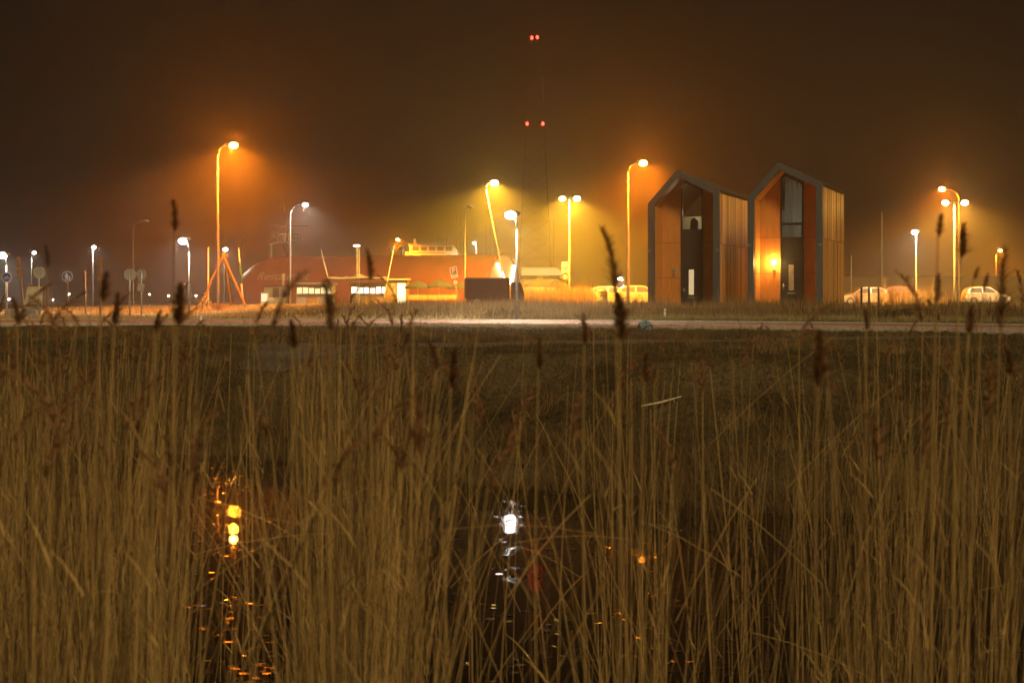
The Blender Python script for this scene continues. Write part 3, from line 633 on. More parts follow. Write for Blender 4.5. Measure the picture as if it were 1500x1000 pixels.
# parasols
def parasol(px, D, py, wpx, label):
    bx, by, bz = base(px, D); t = thing('parasol', (bx, by, bz), label, 'parasol', 'dark terrace parasols'); h = Zp(py, D) - bz; r = wpx / F * D / 2
    n = 8; rim = [(r * math.cos(2*math.pi*k/n), r * math.sin(2*math.pi*k/n), h - 0.62) for k in range(n)]
    mid = [(r * .5 * math.cos(2*math.pi*k/n), r * .5 * math.sin(2*math.pi*k/n), h - 0.26) for k in range(n)]
    low = [(p[0], p[1], p[2] - 0.16) for p in rim]
    vv = [(0, 0, h)] + mid + rim + low; ff = [(0, 1 + k, 1 + (k+1) % n) for k in range(n)]
    for q in (0, 1): ff += [(1+q*n+k, 1+(q+1)*n+k, 1+(q+1)*n+(k+1) % n, 1+q*n+(k+1) % n) for k in range(n)]
    MB().add(vv, ff).build('canopy', M_canvas, t)
    MB().tube([(0, 0, 0), (0, 0, h)], 0.035, 8).build('pole', M_galv, t, True)
    MB().box(-0.35, 0.35, -0.35, 0.35, 0, 0.09).build('foot', M_stone, t)
    rb = MB()
    for p in rim: rb.tube([(0, 0, h - 0.75), (p[0] * .6, p[1] * .6, h - 0.40)], 0.012, 4)
    rb.build('strut', M_galv, t)
for px, D, py, wp, tx in ((612, 143, 410, 38, 'dark terrace parasol nearest the glowing kiosk'), (643, 143, 408.5, 40, 'dark terrace parasol in the middle before the hall'), (671, 144, 411, 36, 'dark terrace parasol behind the tilted parking sign'),
                          (790, 141, 407.5, 44, 'dark terrace parasol right of the truck, before the pale cabin'), (817, 146, 409, 36, 'dark terrace parasol just left of the upright parking sign')):
    parasol(px, D, py, wp, tx)
# terrace seats (lit specks below the parasols)
for k, px in enumerate((605, 619, 634, 648, 662)):
    bx, by, bz = base(px, 141); t = thing('terrace_bench', (bx, by, bz), 'wooden terrace bench under the parasols, number %s from the kiosk' % ['one', 'two', 'three', 'four', 'five'][k], 'bench')
    MB().box(-0.42, 0.42, -0.2, 0.2, 0.42, 0.47).build('seat', M_orangewood, t); MB().box(-0.42, 0.42, 0.17, 0.21, 0.5, 0.85).build('backrest', M_orangewood, t)
    for sx in (-0.36, 0.36): MB().box(sx - 0.03, sx + 0.03, -0.18, 0.21, 0, 0.418).build('leg', M_dark, t)
# flat building behind the hall roof
D = 235; bx, by, bz = base(637, D); t = thing('flat_roofed_building', (bx, by, bz), 'orange lit flat roofed building rising behind the red hall', 'building')
w0, w1 = X(600, D) - bx, X(673, D) - bx; H = Zp(359, D) - bz
MB().extr([(w0, 0), (w1, 0), (w1 - 0.3, H * 0.9), (w1 - 0.9, H), (w0, H)], 0, 9).build('wall', M_cream, t)
MB().box(w0 - 0.2, w1 - 1.0, -0.3, 9, H + 0.002, H + 0.18).build('roof_edge', M_grey, t); MB().box(w0 + 0.1, w1 - 2.2, -0.08, -0.003, H - 1.25, H - 1.05).build('ledge', M_wood, t)
for k in range(5): MB().box(w0 + 0.4 + k * 1.25, w0 + 1.35 + k * 1.25, -0.06, -0.003, H - 0.85, H - 0.25).build('window', M_dark, t)
for px in (641, 645, 649, 653): MB().tube([(X(px, D) - bx, 3, H), (X(px, D) - bx, 3, Zp(347, D) - bz)], 0.05, 5).build('aerial', M_grey, t)
MB().tube([(X(607, D) - bx, 1, H + 0.1), (X(607, D) - bx, 1, H + 1.0)], 0.25, 8).build('vent_pipe', M_galv, t)
MB().extr([(w0 - 1.2, 0), (w0 - 0.004, 0), (w0 - 0.004, H - 0.9), (w0 - 1.2, H - 1.0)], 1, 7).build('annex', M_stone, t)
# observation tower
D = 195; bx, by, bz = base(425, D); t = thing('observation_tower', (bx, by, bz), 'steel tower with railed platform and thin antenna behind the red hall', 'tower')
def L(px, py, dy=0): return (X(px, D) - bx, dy, Zp(py, D) - bz)
MB().tube([(0, 0, 0), L(425, 334)], 0.26, 10).build('column', M_grey, t, True)
x0, _, zf = L(402, 356.5); x1 = L(438, 356.5)[0]
MB().box(x0, x1, -1.5, 1.5, zf, zf + 0.14).build('platform', M_grey, t)
for k in range(9):
    for yy in (-1.45, 1.45): xx = x0 + 0.03 + (x1 - x0 - 0.06) * k / 8; MB().tube([(xx, yy, zf + 0.14), (xx, yy, zf + 1.15)], 0.025, 5).build('baluster', M_grey, t)
for yy in (-1.45, 1.45):
    for zz in (0.6, 1.15): MB().tube([(x0, yy, zf + zz), (x1, yy, zf + zz)], 0.03, 5).build('rail', M_grey, t)
MB().tube([L(416.5, 357), L(416.5, 281)], [0.05, 0.025], 6).build('antenna', M_grey, t)
MB().tube([L(398, 331), L(452, 331)], 0.06, 6).build('crossbar', M_grey, t); MB().tube([L(414, 358), L(423, 378)], 0.06, 6).build('brace', M_grey, t)
o = thing('roof_lamp_post', base(398, 190), 'small dim T shaped post left of the observation tower', 'post')
MB().tube([(0, 0, 0), (0, 0, Zp(359, 190) - o.location.z)], 0.06, 8).build('post', M_cream, o); MB().ell((-0.05, 0, Zp(358, 190) - o.location.z), 0.42, 0.15, 0.08, 12, 4).build('hood', M_cream, o, True)
for px, py, tx in ((672, 318, 'faint tall lattice mast left of the leaning yellow lamp'), (715, 330, 'faint lattice mast beside the leaning yellow lamp pole'), (808, 322, 'faint lattice mast between white path lamp and double lamp')):
    D = 300; b_ = base(px, D); t = thing('lattice_mast', b_, tx, 'mast'); H = Zp(py, D) - b_[2]; m = MB()
    for sx in (-0.4, 0.4):
        for sy in (-0.4, 0.4): MB().tube([(sx, sy, 0), (sx, sy, H)], 0.035, 4).build('mast_leg', M_grey, t)
    for k in range(int(H / 1.1)):
        s = 1 if k % 2 else -1; m.tube([(-0.4 * s, -0.4, k * 1.1), (0.4 * s, -0.4, k * 1.1 + 1.1)], 0.02, 4)
    tag(m.build('bracing', M_grey, t), kind='stuff'); MB().tube([(-3.5, 0, H * 0.55), (4.5, 0, H * 0.55)], 0.035, 5).build('yard', M_grey, t)
# pale cabin right of the truck
D = 165; bx, by, bz = base(793, D); t = thing('pale_cabin', (bx, by, bz), 'pale gabled cabin standing behind the right hand parasols', 'cabin')
MB().box(-1.9, 1.7, 0, 4, 0, 2.7).build('wall', M_cream, t)
MB().extr([(-2.1, 2.75), (3.0, 2.75), (1.7, 3.75), (-2.1, 3.75)], 0.4, 0.55).build('roof', M_white, t); MB().add([(-2.2, -0.3, 2.702), (3.1, -0.3, 2.702), (1.7, 2, 3.8), (-2.2, 2, 3.8), (-2.2, 4.3, 2.702), (3.1, 4.3, 2.702)], [(0, 1, 2, 3), (3, 2, 5, 4), (1, 5, 2)]).build('roof_sheet', M_canvas, t)
MB().tube([(-2.2, 1.9, 3.85), (1.75, 1.9, 3.85), (3.15, -0.3, 2.75)], 0.07, 5).build('roof_edge', M_white, t)
for k in range(3): MB().box(-1.6 + k * 1.1, -0.8 + k * 1.1, -0.06, -0.003, 1.1, 2.2).build('window', M_white, t)
for k, px in enumerate((783, 793)):
    b_ = base(px, 143); t = thing('banner_stand', b_, 'pale printed banner board under the parasol, %s one' % ('left' if k == 0 else 'right'), 'banner')
    MB().box(-0.3, 0.3, 0, 0.04, 0.3, 1.7).build('board', mat('printed board', (0.6, 0.55, 0.5), 0.6, c2=(0.25, 0.2, 0.22), scale=7), t)
    for sx in (-0.25, 0.25): MB().box(sx - 0.03, sx + 0.03, 0.05, 0.1, 0, 1.7).build('leg', M_dark, t)

# ------------------------------------------------------------------ vehicles
def wheel(t, x, y, r, wd=0.2):
    wv = MB(); wv.disc((x, r), r, y, y + wd, 20); o = wv.build('wheel', M_tyre, t)
    s = -1 if y < 0 else 1; yy = y - 0.012 if s < 0 else y + wd + 0.002
    MB().disc((x, r), r * 0.62, yy, yy + 0.01, 14).build('rim', M_galv, o)
D = 88; bx, by, bz = base(716, D); t = thing('box_truck', (bx, by, bz - 0.15), 'dark brown box truck parked behind the dry grass', 'truck')
M_truck = mat('dark brown bodywork', (0.050, 0.026, 0.018), 0.55, c2=(0.03, 0.016, 0.012), scale=1.5)
x0, x1, x2 = X(681, D) - bx, X(746.5, D) - bx, X(768, D) - bx; H = Zp(407, D) - bz + 0.15
o = MB().box(x0, x1, -1.1, 1.1, 0.55, H).build('cargo_box', M_truck, t, bevel=0.08)
for k in range(4): MB().box(x0 + 0.3 + k * 0.6, x0 + 0.34 + k * 0.6, -1.13, -1.102, 0.6, H - 0.1).build('side_rib', M_truck, o)
MB().extr([(x1 + 0.06, 0.45), (x2, 0.45), (x2, 0.85), (x2 - 0.06, 0.98), (x2 - 0.18, 1.44), (x1 + 0.06, 1.48)], -0.95, 0.95).build('cab', M_truck, t, bevel=0.06)
MB().extr([(x1 + 0.25, 0.98), (x2 - 0.13, 0.98), (x2 - 0.23, 1.36), (x1 + 0.25, 1.36)], -0.965, -0.951).build('cab_window', M_anthr, t)
MB().box(x0 + 0.1, x2 - 0.1, -0.5, 0.5, 0.38, 0.548).build('chassis', M_dark, t)
for wx_ in (x0 + 0.7, x2 - 0.4):
    for wy_ in (-1.0, 0.78): wheel(t, wx_, wy_, 0.34, 0.2)
def car(px, D, label, m, ln=4.1, rz=0.0, h=1.5, lift=0.0):
    b_ = base(px, D); t = thing('parked_car', (b_[0], b_[1], b_[2] + lift), label, 'car', 'cars parked behind the path', rz); s = ln / 4.1; k = h / 1.5
    body = [(-2.02, 0.28), (-1.72, 0.22), (1.75, 0.22), (2.02, 0.30), (2.04, 0.58), (1.93, 0.74), (1.15, 0.93), (0.9, 0.96), (-1.85, 0.96), (-2.02, 0.82)]
    V, Fc, n = [], [], len(body)
    lay = [(-0.84, 0.97), (-0.80, 1.0), (0.80, 1.0), (0.84, 0.97)]
    for (yy, sc) in lay: V += [(p[0] * s * sc, yy, (0.6 + (p[1] - 0.6) * sc) * k) for p in body]
    for q in range(3): Fc += [(q*n+i, (q+1)*n+i, (q+1)*n+(i+1) % n, q*n+(i+1) % n) for i in range(n)]
    Fc += [tuple(range(n)), tuple(range(4*n-1, 3*n-1, -1))]
    MB().add(V, Fc).build('body', m, t, bevel=0.03)
    cab = [(-1.9, 0.95), (1.05, 0.95), (0.28, 1.46), (-0.2, 1.5), (-1.2, 1.48), (-1.72, 1.3)]
    n = len(cab); V = []
    for yy, sc in ((-0.78, 0), (0.78, 0)):
        for p in cab: V.append((p[0] * s, yy * (1 - 0.22 * (p[1] - 0.95) / 0.55), p[1] * k))
    MB().add(V, [tuple(range(n)), tuple(range(2*n-1, n-1, -1))] + [(i, i+n, (i+1) % n+n, (i+1) % n) for i in range(n)]).build('cabin', m, t, bevel=0.04)
    def sidewin(pts):
        for sg in (-1, 1):
            o = [(p[0] * s, sg * (0.78 * (1 - 0.22 * (p[1] - 0.95) / 0.55) + 0.008), p[1] * k) for p in pts]; MB().add(o, [tuple(range(len(o)))]).build('side_window', M_anthr, t)
    sidewin([(-0.42, 1.0), (0.82, 1.0), (0.25, 1.39), (-0.42, 1.42)]); sidewin([(-1.66, 1.02), (-0.52, 1.0), (-0.52, 1.42), (-1.2, 1.41), (-1.55, 1.28)])
    def face(pts, nm):
        MB().add([(p[0] * s, p[1], p[2] * k) for p in pts], [tuple(range(4))]).build(nm, M_anthr, t)
    face([(1.0, -0.70, 1.0), (1.0, 0.70, 1.0), (0.34, 0.58, 1.44), (0.34, -0.58, 1.44)], 'windscreen')
    for wx_ in (-1.28, 1.30):
        for wy_ in (-0.86, 0.68): wheel(t, wx_ * s, wy_, 0.31 * k, 0.19)
    for sy in (-0.62, 0.62):
        MB().ell((1.94 * s, sy, 0.68 * k), 0.10, 0.16, 0.08, 10, 5).build('headlight', M_white, t, True); MB().box(-2.03 * s, -1.97 * s, sy - 0.12, sy + 0.12, 0.72 * k, 0.92 * k).build('tail_light', M_signred, t)
        MB().ell((0.72 * s, sy * 1.42, 1.02 * k), 0.07, 0.10, 0.07, 8, 5).build('wing_mirror', m, t, True)
    for sg in (-1, 1): MB().box(-0.30 * s, -0.12 * s, sg * 0.848 - 0.012, sg * 0.848 + 0.012, 0.80 * k, 0.83 * k).build('door_handle', M_dark, t)
paint = lambda n, c: mat(n, c, 0.3, 0.1, 0.5, var=0.03, coat=0.6)
car(1443, 125, 'white hatchback parked below the double lamp at right', paint('white car paint', (0.72, 0.72, 0.70)), 3.6, 0.0, 1.45)
car(1265, 128, 'silver car parked behind the three black posts', paint('silver car paint', (0.45, 0.44, 0.42)), 4.0, R(180), 1.45)
car(1305, 132, 'dark red car parked right of the three black posts', paint('dark red car paint', (0.16, 0.035, 0.025)), 4.0, R(178), 1.55)
car(939, 120, 'pale hatchback parked directly left of the wooden houses', paint('pale car paint', (0.34, 0.31, 0.24)), 4.0, R(0), 1.5)
car(897, 124, 'pale car half hidden behind the dark rounded container', paint('beige car paint', (0.28, 0.24, 0.17)), 4.0, R(4), 1.5)

# ------------------------------------------------------------------ signs and posts
M_signback = mat('sign back aluminium', (0.36, 0.36, 0.34), 0.5, 0.2)
def pole_to(t, h, lean=0.0, m=None, r=0.032): return MB().tube([(0, 0, -0.3), (lean * h, 0, h)], r, 8).build('pole', m or M_galv, t, True)
def ring(c, r0, r1, y0, y1, n=28):
    m = MB(); 
    for k in range(n):
        a, b = 2*math.pi*k/n, 2*math.pi*(k+1)/n
        m.extr([(c[0]+r0*math.cos(a), c[1]+r0*math.sin(a)), (c[0]+r1*math.cos(a), c[1]+r1*math.sin(a)), (c[0]+r1*math.cos(b), c[1]+r1*math.sin(b)), (c[0]+r0*math.cos(b), c[1]+r0*math.sin(b))], y0, y1)
    return m
def figure(m, x, z, h, y):                    # walking pictogram
    m.disc((x, z + h * 0.90), h * 0.10, y, y + 0.006, 12)
    m.extr([(x - h*.13, z + h*.42), (x + h*.13, z + h*.42), (x + h*.12, z + h*.78), (x - h*.12, z + h*.78)], y, y + 0.006)
    m.extr([(x - h*.20, z), (x - h*.10, z), (x + h*.02, z + h*.44), (x - h*.12, z + h*.44)], y, y + 0.0055); m.extr([(x + h*.10, z), (x + h*.20, z), (x + h*.12, z + h*.44), (x - h*.02, z + h*.44)], y, y + 0.005)
    m.extr([(x + h*.10, z + h*.72), (x + h*.24, z + h*.44), (x + h*.29, z + h*.47), (x + h*.16, z + h*.78)], y, y + 0.006); m.extr([(x - h*.29, z + h*.47), (x - h*.24, z + h*.44), (x - h*.10, z + h*.72), (x - h*.16, z + h*.78)], y, y + 0.006)
# blue walking sign
D = 76; b_ = base(99, D); t = thing('round_sign', b_, 'round blue sign with white walking adult and child', 'road sign'); h = Zp(405, D) - b_[2]; pole_to(t, h, m=M_wood)
f_ = MB().disc((0, h), 0.25, -0.06, -0.045, 28).build('sign_face', M_blue, t); ring((0, h), 0.235, 0.262, -0.066, -0.042).build('rim', M_signwhite, f_)
pm = MB(); figure(pm, -0.03, h - 0.18, 0.36, -0.068); figure(pm, 0.11, h - 0.18, 0.20, -0.068); pm.build('pictogram', M_signwhite, f_)
# bicycle sign at left edge
D = 75; b_ = base(10, D); t = thing('round_sign', b_, 'round red bordered sign with pictogram at the left edge', 'road sign'); h = Zp(406, D) - b_[2]; pole_to(t, h)
f_ = MB().disc((0, h), 0.23, -0.06, -0.045, 28).build('sign_face', M_blue, t); ring((0, h), 0.21, 0.25, -0.066, -0.042).build('rim', M_signwhite, f_)
pm = ring((-0.08, h - 0.05), 0.05, 0.066, -0.068, -0.062, 14); r2 = ring((0.08, h - 0.05), 0.05, 0.066, -0.068, -0.062, 14); pm.add(r2.v, r2.f)
for a, b in (((-0.08, -0.05), (-0.02, 0.05)), ((-0.02, 0.05), (0.06, 0.05)), ((0.06, 0.05), (0.08, -0.05)), ((-0.08, -0.05), (0.01, -0.05)), ((0.01, -0.05), (0.06, 0.05))): pm.tube([(a[0], -0.065, h + a[1]), (b[0], -0.065, h + b[1])], 0.008, 4)
pm.build('pictogram', M_signwhite, f_)
# sign backs
def sign_back(px, D, py, rx, label, plate=None, lean=0):
    b_ = base(px, D); t = thing('sign_back', b_, label, 'road sign'); h = Zp(py, D) - b_[2]; pole_to(t, h + 0.2, lean)
    M = Matrix.Translation((lean * h, 0.05, h)) @ Matrix.Rotation(math.acos(min(1, rx / 0.27)), 4, 'Z')
    o = MB().disc((0, 0), 0.27, 0, 0.014, 28, M).build('sign_plate', M_signback, t)
    MB().box(-0.03, 0.03, -0.03, -0.002, -0.25, 0.25, M).build('mounting_rail', M_dark, o)
    for zz in (-0.1, 0.1): MB().box(-0.2, 0.2, -0.018, -0.002, zz - 0.012, zz + 0.012, M).build('stiffener', M_signback, o)
    if plate: MB().box(-0.15, 0.15, 0, 0.012, -0.18, 0.18, Matrix.Translation((lean * h, -0.05, h - 0.58)) @ Matrix.Rotation(plate, 4, 'Y')).build('under_plate', M_signback, t)
sign_back(57, 69, 399, 0.26, 'round grey sign back in front of the slanted board')
sign_back(190, 70, 402, 0.26, 'round grey sign back, left one of the pair, below the unlit lamp')
sign_back(207, 71, 402, 0.18, 'narrow grey sign back with tilted plate, right one of the pair', 0.18)
# edge-on sign
D = 76; b_ = base(125, D); t = thing('round_sign', b_, 'red and white round sign seen almost edge on', 'road sign'); h = Zp(404, D) - b_[2]; pole_to(t, h + 0.25, m=M_wood, r=0.04)
M = Matrix.Translation((-0.03, -0.03, h)) @ Matrix.Rotation(R(-72), 4, 'Z'); f_ = MB().disc((0, 0), 0.27, -0.02, 0, 28, M).build('sign_face', M_signwhite, t)
q = ring((0, 0), 0.20, 0.28, -0.026, -0.002); MB().add(q.v, q.f, M).build('rim', M_signred, f_)
D = 150; b_ = base(270.5, D); t = thing('round_sign', b_, 'tiny far red ringed sign beside the short white path lamp', 'road sign'); h = Zp(416, D) - b_[2]; pole_to(t, h)
f_ = MB().disc((0, h), 0.2, -0.06, -0.045, 20).build('sign_face', M_signwhite, t); ring((0, h), 0.15, 0.24, -0.066, -0.042, 20).build('rim', M_signred, f_)
# parking signs
def parking_sign(px, D, py, lean, label):
    b_ = base(px, D); t = thing('parking_sign', b_, label, 'parking sign'); h = Zp(py, D) - b_[2]
    pl = pole_to(t, h + 0.35, lean); M = Matrix.Translation((lean * h, -0.045, h)) @ Matrix.Rotation(-math.atan(-lean), 4, 'Y') 
    f_ = MB().box(-0.25, 0.25, -0.015, 0, -0.36, 0.42, M).build('sign_panel', M_signwhite, t)
    MB().box(-0.21, 0.21, -0.020, -0.016, -0.12, 0.38, M).build('blue_field', M_blue, f_)
    me = text_mesh('P', 0.52); o = link('letter', me, M_signwhite, f_); o.matrix_local = M @ Matrix.Translation((0, -0.024, 0.14)) @ Matrix.Rotation(R(90), 4, 'X') @ Matrix.Scale(0.3, 4, (0, 0, 1))
    q = MB()
    for k in range(3): q.box(-0.17, 0.17, -0.019, -0.016, -0.17 - 0.07 * k, -0.14 - 0.07 * k, M)
    q.build('small_print', M_dark, f_)
    M2 = Matrix.Translation((lean * (h - 0.68), -0.045, h - 0.68)); o = MB().disc((0, 0), 0.25, -0.014, 0, 24, M2).build('round_plate', M_signwhite, t)
    q = ring((0, 0), 0.16, 0.26, -0.02, 0.001, 24); MB().add(q.v, q.f, M2).build('rim', M_signred, o)
parking_sign(672.5, 112, 399.5, -0.16, 'blue and white parking sign on a leaning post left of the truck')
parking_sign(828, 118, 392, 0.0, 'upright blue and white parking sign beside the double lamp')
# rough leaning timber way-markers
def marker(px, D, top, lean, label):
    b_ = base(px, D); t = thing('timber_marker', b_, label, 'marker post'); h = Zp(top, D) - b_[2]
    MB().tube([(0, 0, -0.3), (lean * h * .5, 0, h * .5), (lean * h, 0, h)], [0.05, 0.045, 0.03], 7).build('post', M_wood, t)
    for k in range(4):
        zz = h - 0.2 - 0.26 * k; a = random.uniform(-0.3, 0.3); M = Matrix.Translation((lean * zz + 0.02, -0.06, zz)) @ Matrix.Rotation(a, 4, 'Y')
        MB().box(-0.08 - 0.02 * k, 0.10, -0.02, 0.0, -0.10, 0.11, M).build('board', M_wood, t)
marker(37, 74, 375, -0.125, 'rough timber marker leaning left beside the slanted board')
marker(147, 70, 376, 0.0, 'rough upright timber marker right of the edge-on sign')
# slanted information board
D = 71; b_ = base(48, D); t = thing('information_board', b_, 'slanted pale information board on a row of thin posts', 'information board')
MB().add([(-0.46, 0, 0.18), (0.40, 0, 0.18), (0.40, 0.12, 1.40), (-0.28, 0.12, 1.40), (-0.46, 0.07, 0.18), (0.40, 0.07, 0.18), (0.40, 0.19, 1.40), (-0.28, 0.19, 1.40)],
         [(0,1,2,3), (7,6,5,4), (0,4,5,1), (1,5,6,2), (2,6,7,3), (3,7,4,0)]).build('board', mat('pale board', (0.50, 0.44, 0.30), 0.7, var=0.12, scale=3), t)
MB().box(-0.44, 0.395, -0.012, 0.05, 0.52, 0.55).build('seam', M_wood, t); MB().box(-0.32, 0.44, 0.08, 0.24, 1.402, 1.46).build('cap', M_wood, t)
for k in range(4): MB().tube([(0.46 + k * 0.085, 0.15 + 0.12 * k, -0.2), (0.46 + k * 0.085, 0.15 + 0.12 * k, 1.44)], 0.02, 6).build('post', M_wood, t)
st = MB(); base_v = []
for k, (px, D) in enumerate(((11, 66), (18, 66.6), (27, 66.2), (35, 66.8), (44, 66.3), (50, 67))):
    b_ = base(px, D); m = MB(); rr = random.Random(k)
    m.box(-0.11, 0.11, -0.1, 0.1, -0.1, 0.36); m.v = [(x + rr.uniform(-.03, .03), y + rr.uniform(-.03, .03), z * rr.uniform(.85, 1.1)) for x, y, z in m.v]
    o = m.build('stone_block', M_stone, bevel=0.04); o.location = b_; o.rotation_euler = (0, 0, rr.uniform(-.4, .4))
    tag(o, '%s grey stone block from the left in the row beside the path' % ['first', 'second', 'third', 'fourth', 'fifth', 'sixth'][k], 'stone', 'grey stones at the left end of the path')
# yellow trestle, flag poles, bicycle, shrub around the tall orange lamp
D = 100; b_ = base(331, D); t = thing('timber_trestle', b_, 'tall yellow timber trestle around the foot of the orange lamp', 'trestle')
def L(px, py, dy=0): return (X(px, D) - b_[0], dy, Zp(py, D) - b_[2])
MB().tube([L(301, 447, -0.9), L(311, 412, -.55), L(329, 371, 0)], 0.085, 8).build('leg', M_yellow, t); MB().tube([L(363, 448, -0.9), L(326, 373, 0)], 0.085, 8).build('leg', M_yellow, t); MB().tube([L(331, 447, 1.6), L(328, 369, 0)], 0.08, 8).build('leg', M_yellow, t)
MB().tube([L(322, 381), L(334, 376)], 0.05, 6).ell(L(328, 374), 0.16, 0.14, 0.22, 8, 6).build('lashing', M_wood, t)
for px, D, a, b, top, m, tx in ((305, 105, 0, 0, 364, M_white, 'thin white flag pole left of the yellow trestle'), (357, 105, -0.085, 0, 365, M_white, 'thin white and green flag pole leaning left before the hall'),
                             (1292, 190, 0, 0, 312, M_cream, 'thin tall flag pole right of the wooden houses'), (1247, 190, 0, 0, 375, M_cream, 'short thin flag pole close to the right house')):
    b_ = base(px, D); t = thing('flag_pole', b_, tx, 'flag pole'); h = Zp(top, D) - b_[2]
    MB().tube([(0, 0, -0.2), (a * h, 0, h)], [0.065, 0.045], 8).build('pole', m, t, True); MB().ell((a * h, 0, h + 0.04), 0.07, 0.07, 0.06, 8, 5).build('finial', m, t, True)
    if px == 357: MB().tube([(a * h * .42, -0.004, h * .42), (a * h * .78, -0.004, h * .78)], 0.075, 8).build('furled_flag', mat('green flag', (0.05, 0.20, 0.08), 0.8), t, True)
D = 96; b_ = base(300, D); t = thing('bicycle', b_, 'small bicycle parked left of the orange lamp foot', 'bicycle', None, R(62))
for xx in (-0.52, 0.52):
    q = ring((xx, 0.34), 0.30, 0.34, -0.02, 0.02, 20); w_ = q.build('wheel', M_black, t); sp = MB()
    for k in range(8): a = math.pi * k / 8; sp.tube([(xx - 0.3 * math.cos(a), 0, 0.34 - 0.3 * math.sin(a)), (xx + 0.3 * math.cos(a), 0, 0.34 + 0.3 * math.sin(a))], 0.004, 4)
    sp.build('spokes', M_galv, w_)
fr = MB()
for a, b in (((-.52, .34), (-.15, .86)), ((-.15, .86), (.36, .86)), ((.36, .9), (.52, .34)), ((-.52, .34), (-.05, .32)), ((-.05, .32), (.36, .8)), ((-.05, .32), (-.18, .95))): fr.tube([(a[0], 0, a[1]), (b[0], 0, b[1])], 0.018, 6)
fr.build('frame', M_galv, t); MB().tube([(.2, -.28, 1.02), (.34, -.2, 1.05), (.34, .2, 1.05), (.2, .28, 1.02)], 0.014, 6).tube([(.36, 0, .86), (.34, 0, 1.05)], 0.014, 6).build('handlebar', M_galv, t); MB().ell((-.2, 0, .97), 0.13, 0.07, 0.035, 10, 5).build('saddle', M_black, t, True)
# dark rounded container, black posts, path markers, litter
D = 112; b_ = base(882.5, D); t = thing('waste_container', b_, 'dark rounded waste container standing left of the houses', 'waste container')
MB().tube([(0, 0, 0), (0, 0, 0.3), (0, 0, 0.32), (0, 0, 0.9)], [0.44, 0.44, 0.38, 0.40], 14).ell((0, 0, 0.9), 0.40, 0.40, 0.22, 14, 6, 0, 1).build('body', M_dark, t, True); MB().box(-0.22, 0.22, -0.43, -0.36, 0.62, 0.72).build('slot', M_black, t)
for k, px in enumerate((1262, 1273, 1287)):
    b_ = base(px, 84); t = thing('bollard', b_, ['left', 'middle', 'right'][k] + ' one of three black posts right of the houses', 'bollard', 'three black posts')
    MB().tube([(0, 0, -0.2), (0, 0, 0.98)], 0.055, 10).build('post', M_black, t, True); MB().ell((0, 0, 0.98), 0.06, 0.06, 0.05, 10, 5).build('cap', M_black, t, True)
for px, D, tx in ((294, 60.5, 'short white marker post at the path edge below the orange lamp'), (973.5, 57, 'short white marker post in the grass before the left house')):
    b_ = base(px, D); t = thing('marker_post', b_, tx, 'marker post'); ln = 0.12 if px < 500 else 0.06
    MB().box(-0.035, 0.035, -0.03, 0.03, -0.1, 0.36, Matrix.Shear('XY', 4, (ln, 0))).build('post', M_white, t); MB().box(-0.037, 0.037, -0.033, -0.0305, 0.24, 0.30, Matrix.Shear('XY', 4, (ln, 0))).build('reflector', M_galv, t)
b_ = base(945, 51.5); rr = random.Random(5); m = MB(); m.ell((0, 0, 0.1), 0.26, 0.2, 0.16, 12, 8); m.v = [(x + rr.uniform(-.06, .06), y + rr.uniform(-.06, .06), max(0, z + rr.uniform(-.05, .10))) for x, y, z in m.v]; m.v += []
o = m.build('plastic_bag', mat('blue plastic', (0.16, 0.25, 0.33), 0.3, var=0.2, scale=12)); o.location = b_; tag(o, 'crumpled blue plastic bag lying at the path edge before the left house', 'litter')
b_ = base(968, 23.6); o = MB().tube([(-0.30, -0.05, 0.03), (0, 0.0, 0.085), (0.32, 0.06, 0.17)], [0.013, 0.014, 0.010], 6).tube([(0.18, 0.03, 0.13), (0.27, 0.10, 0.02)], [0.006, 0.004], 5).build('pale_stick', mat('bleached cane', (0.62, 0.56, 0.42), 0.6)); o.location = b_
tag(o, 'pale stick caught in the grass of the far bank below the houses', 'stick')

# ------------------------------------------------------------------ plants
M_reed = tinted('dry reed', (0.040, 0.022, 0.009), (0.58, 0.395, 0.145), 0.65)
M_plume = tinted('reed plume', (0.075, 0.040, 0.019), (0.34, 0.18, 0.08), 0.9, 0.3)
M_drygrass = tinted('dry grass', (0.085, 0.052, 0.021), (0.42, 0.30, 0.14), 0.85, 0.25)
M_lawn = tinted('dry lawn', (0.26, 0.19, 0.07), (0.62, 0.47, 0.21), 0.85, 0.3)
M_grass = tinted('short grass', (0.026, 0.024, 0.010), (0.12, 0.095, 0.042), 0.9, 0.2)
M_palegrass = tinted('pale grass', (0.16, 0.14, 0.06), (0.42, 0.38, 0.20), 0.85, 0.25)

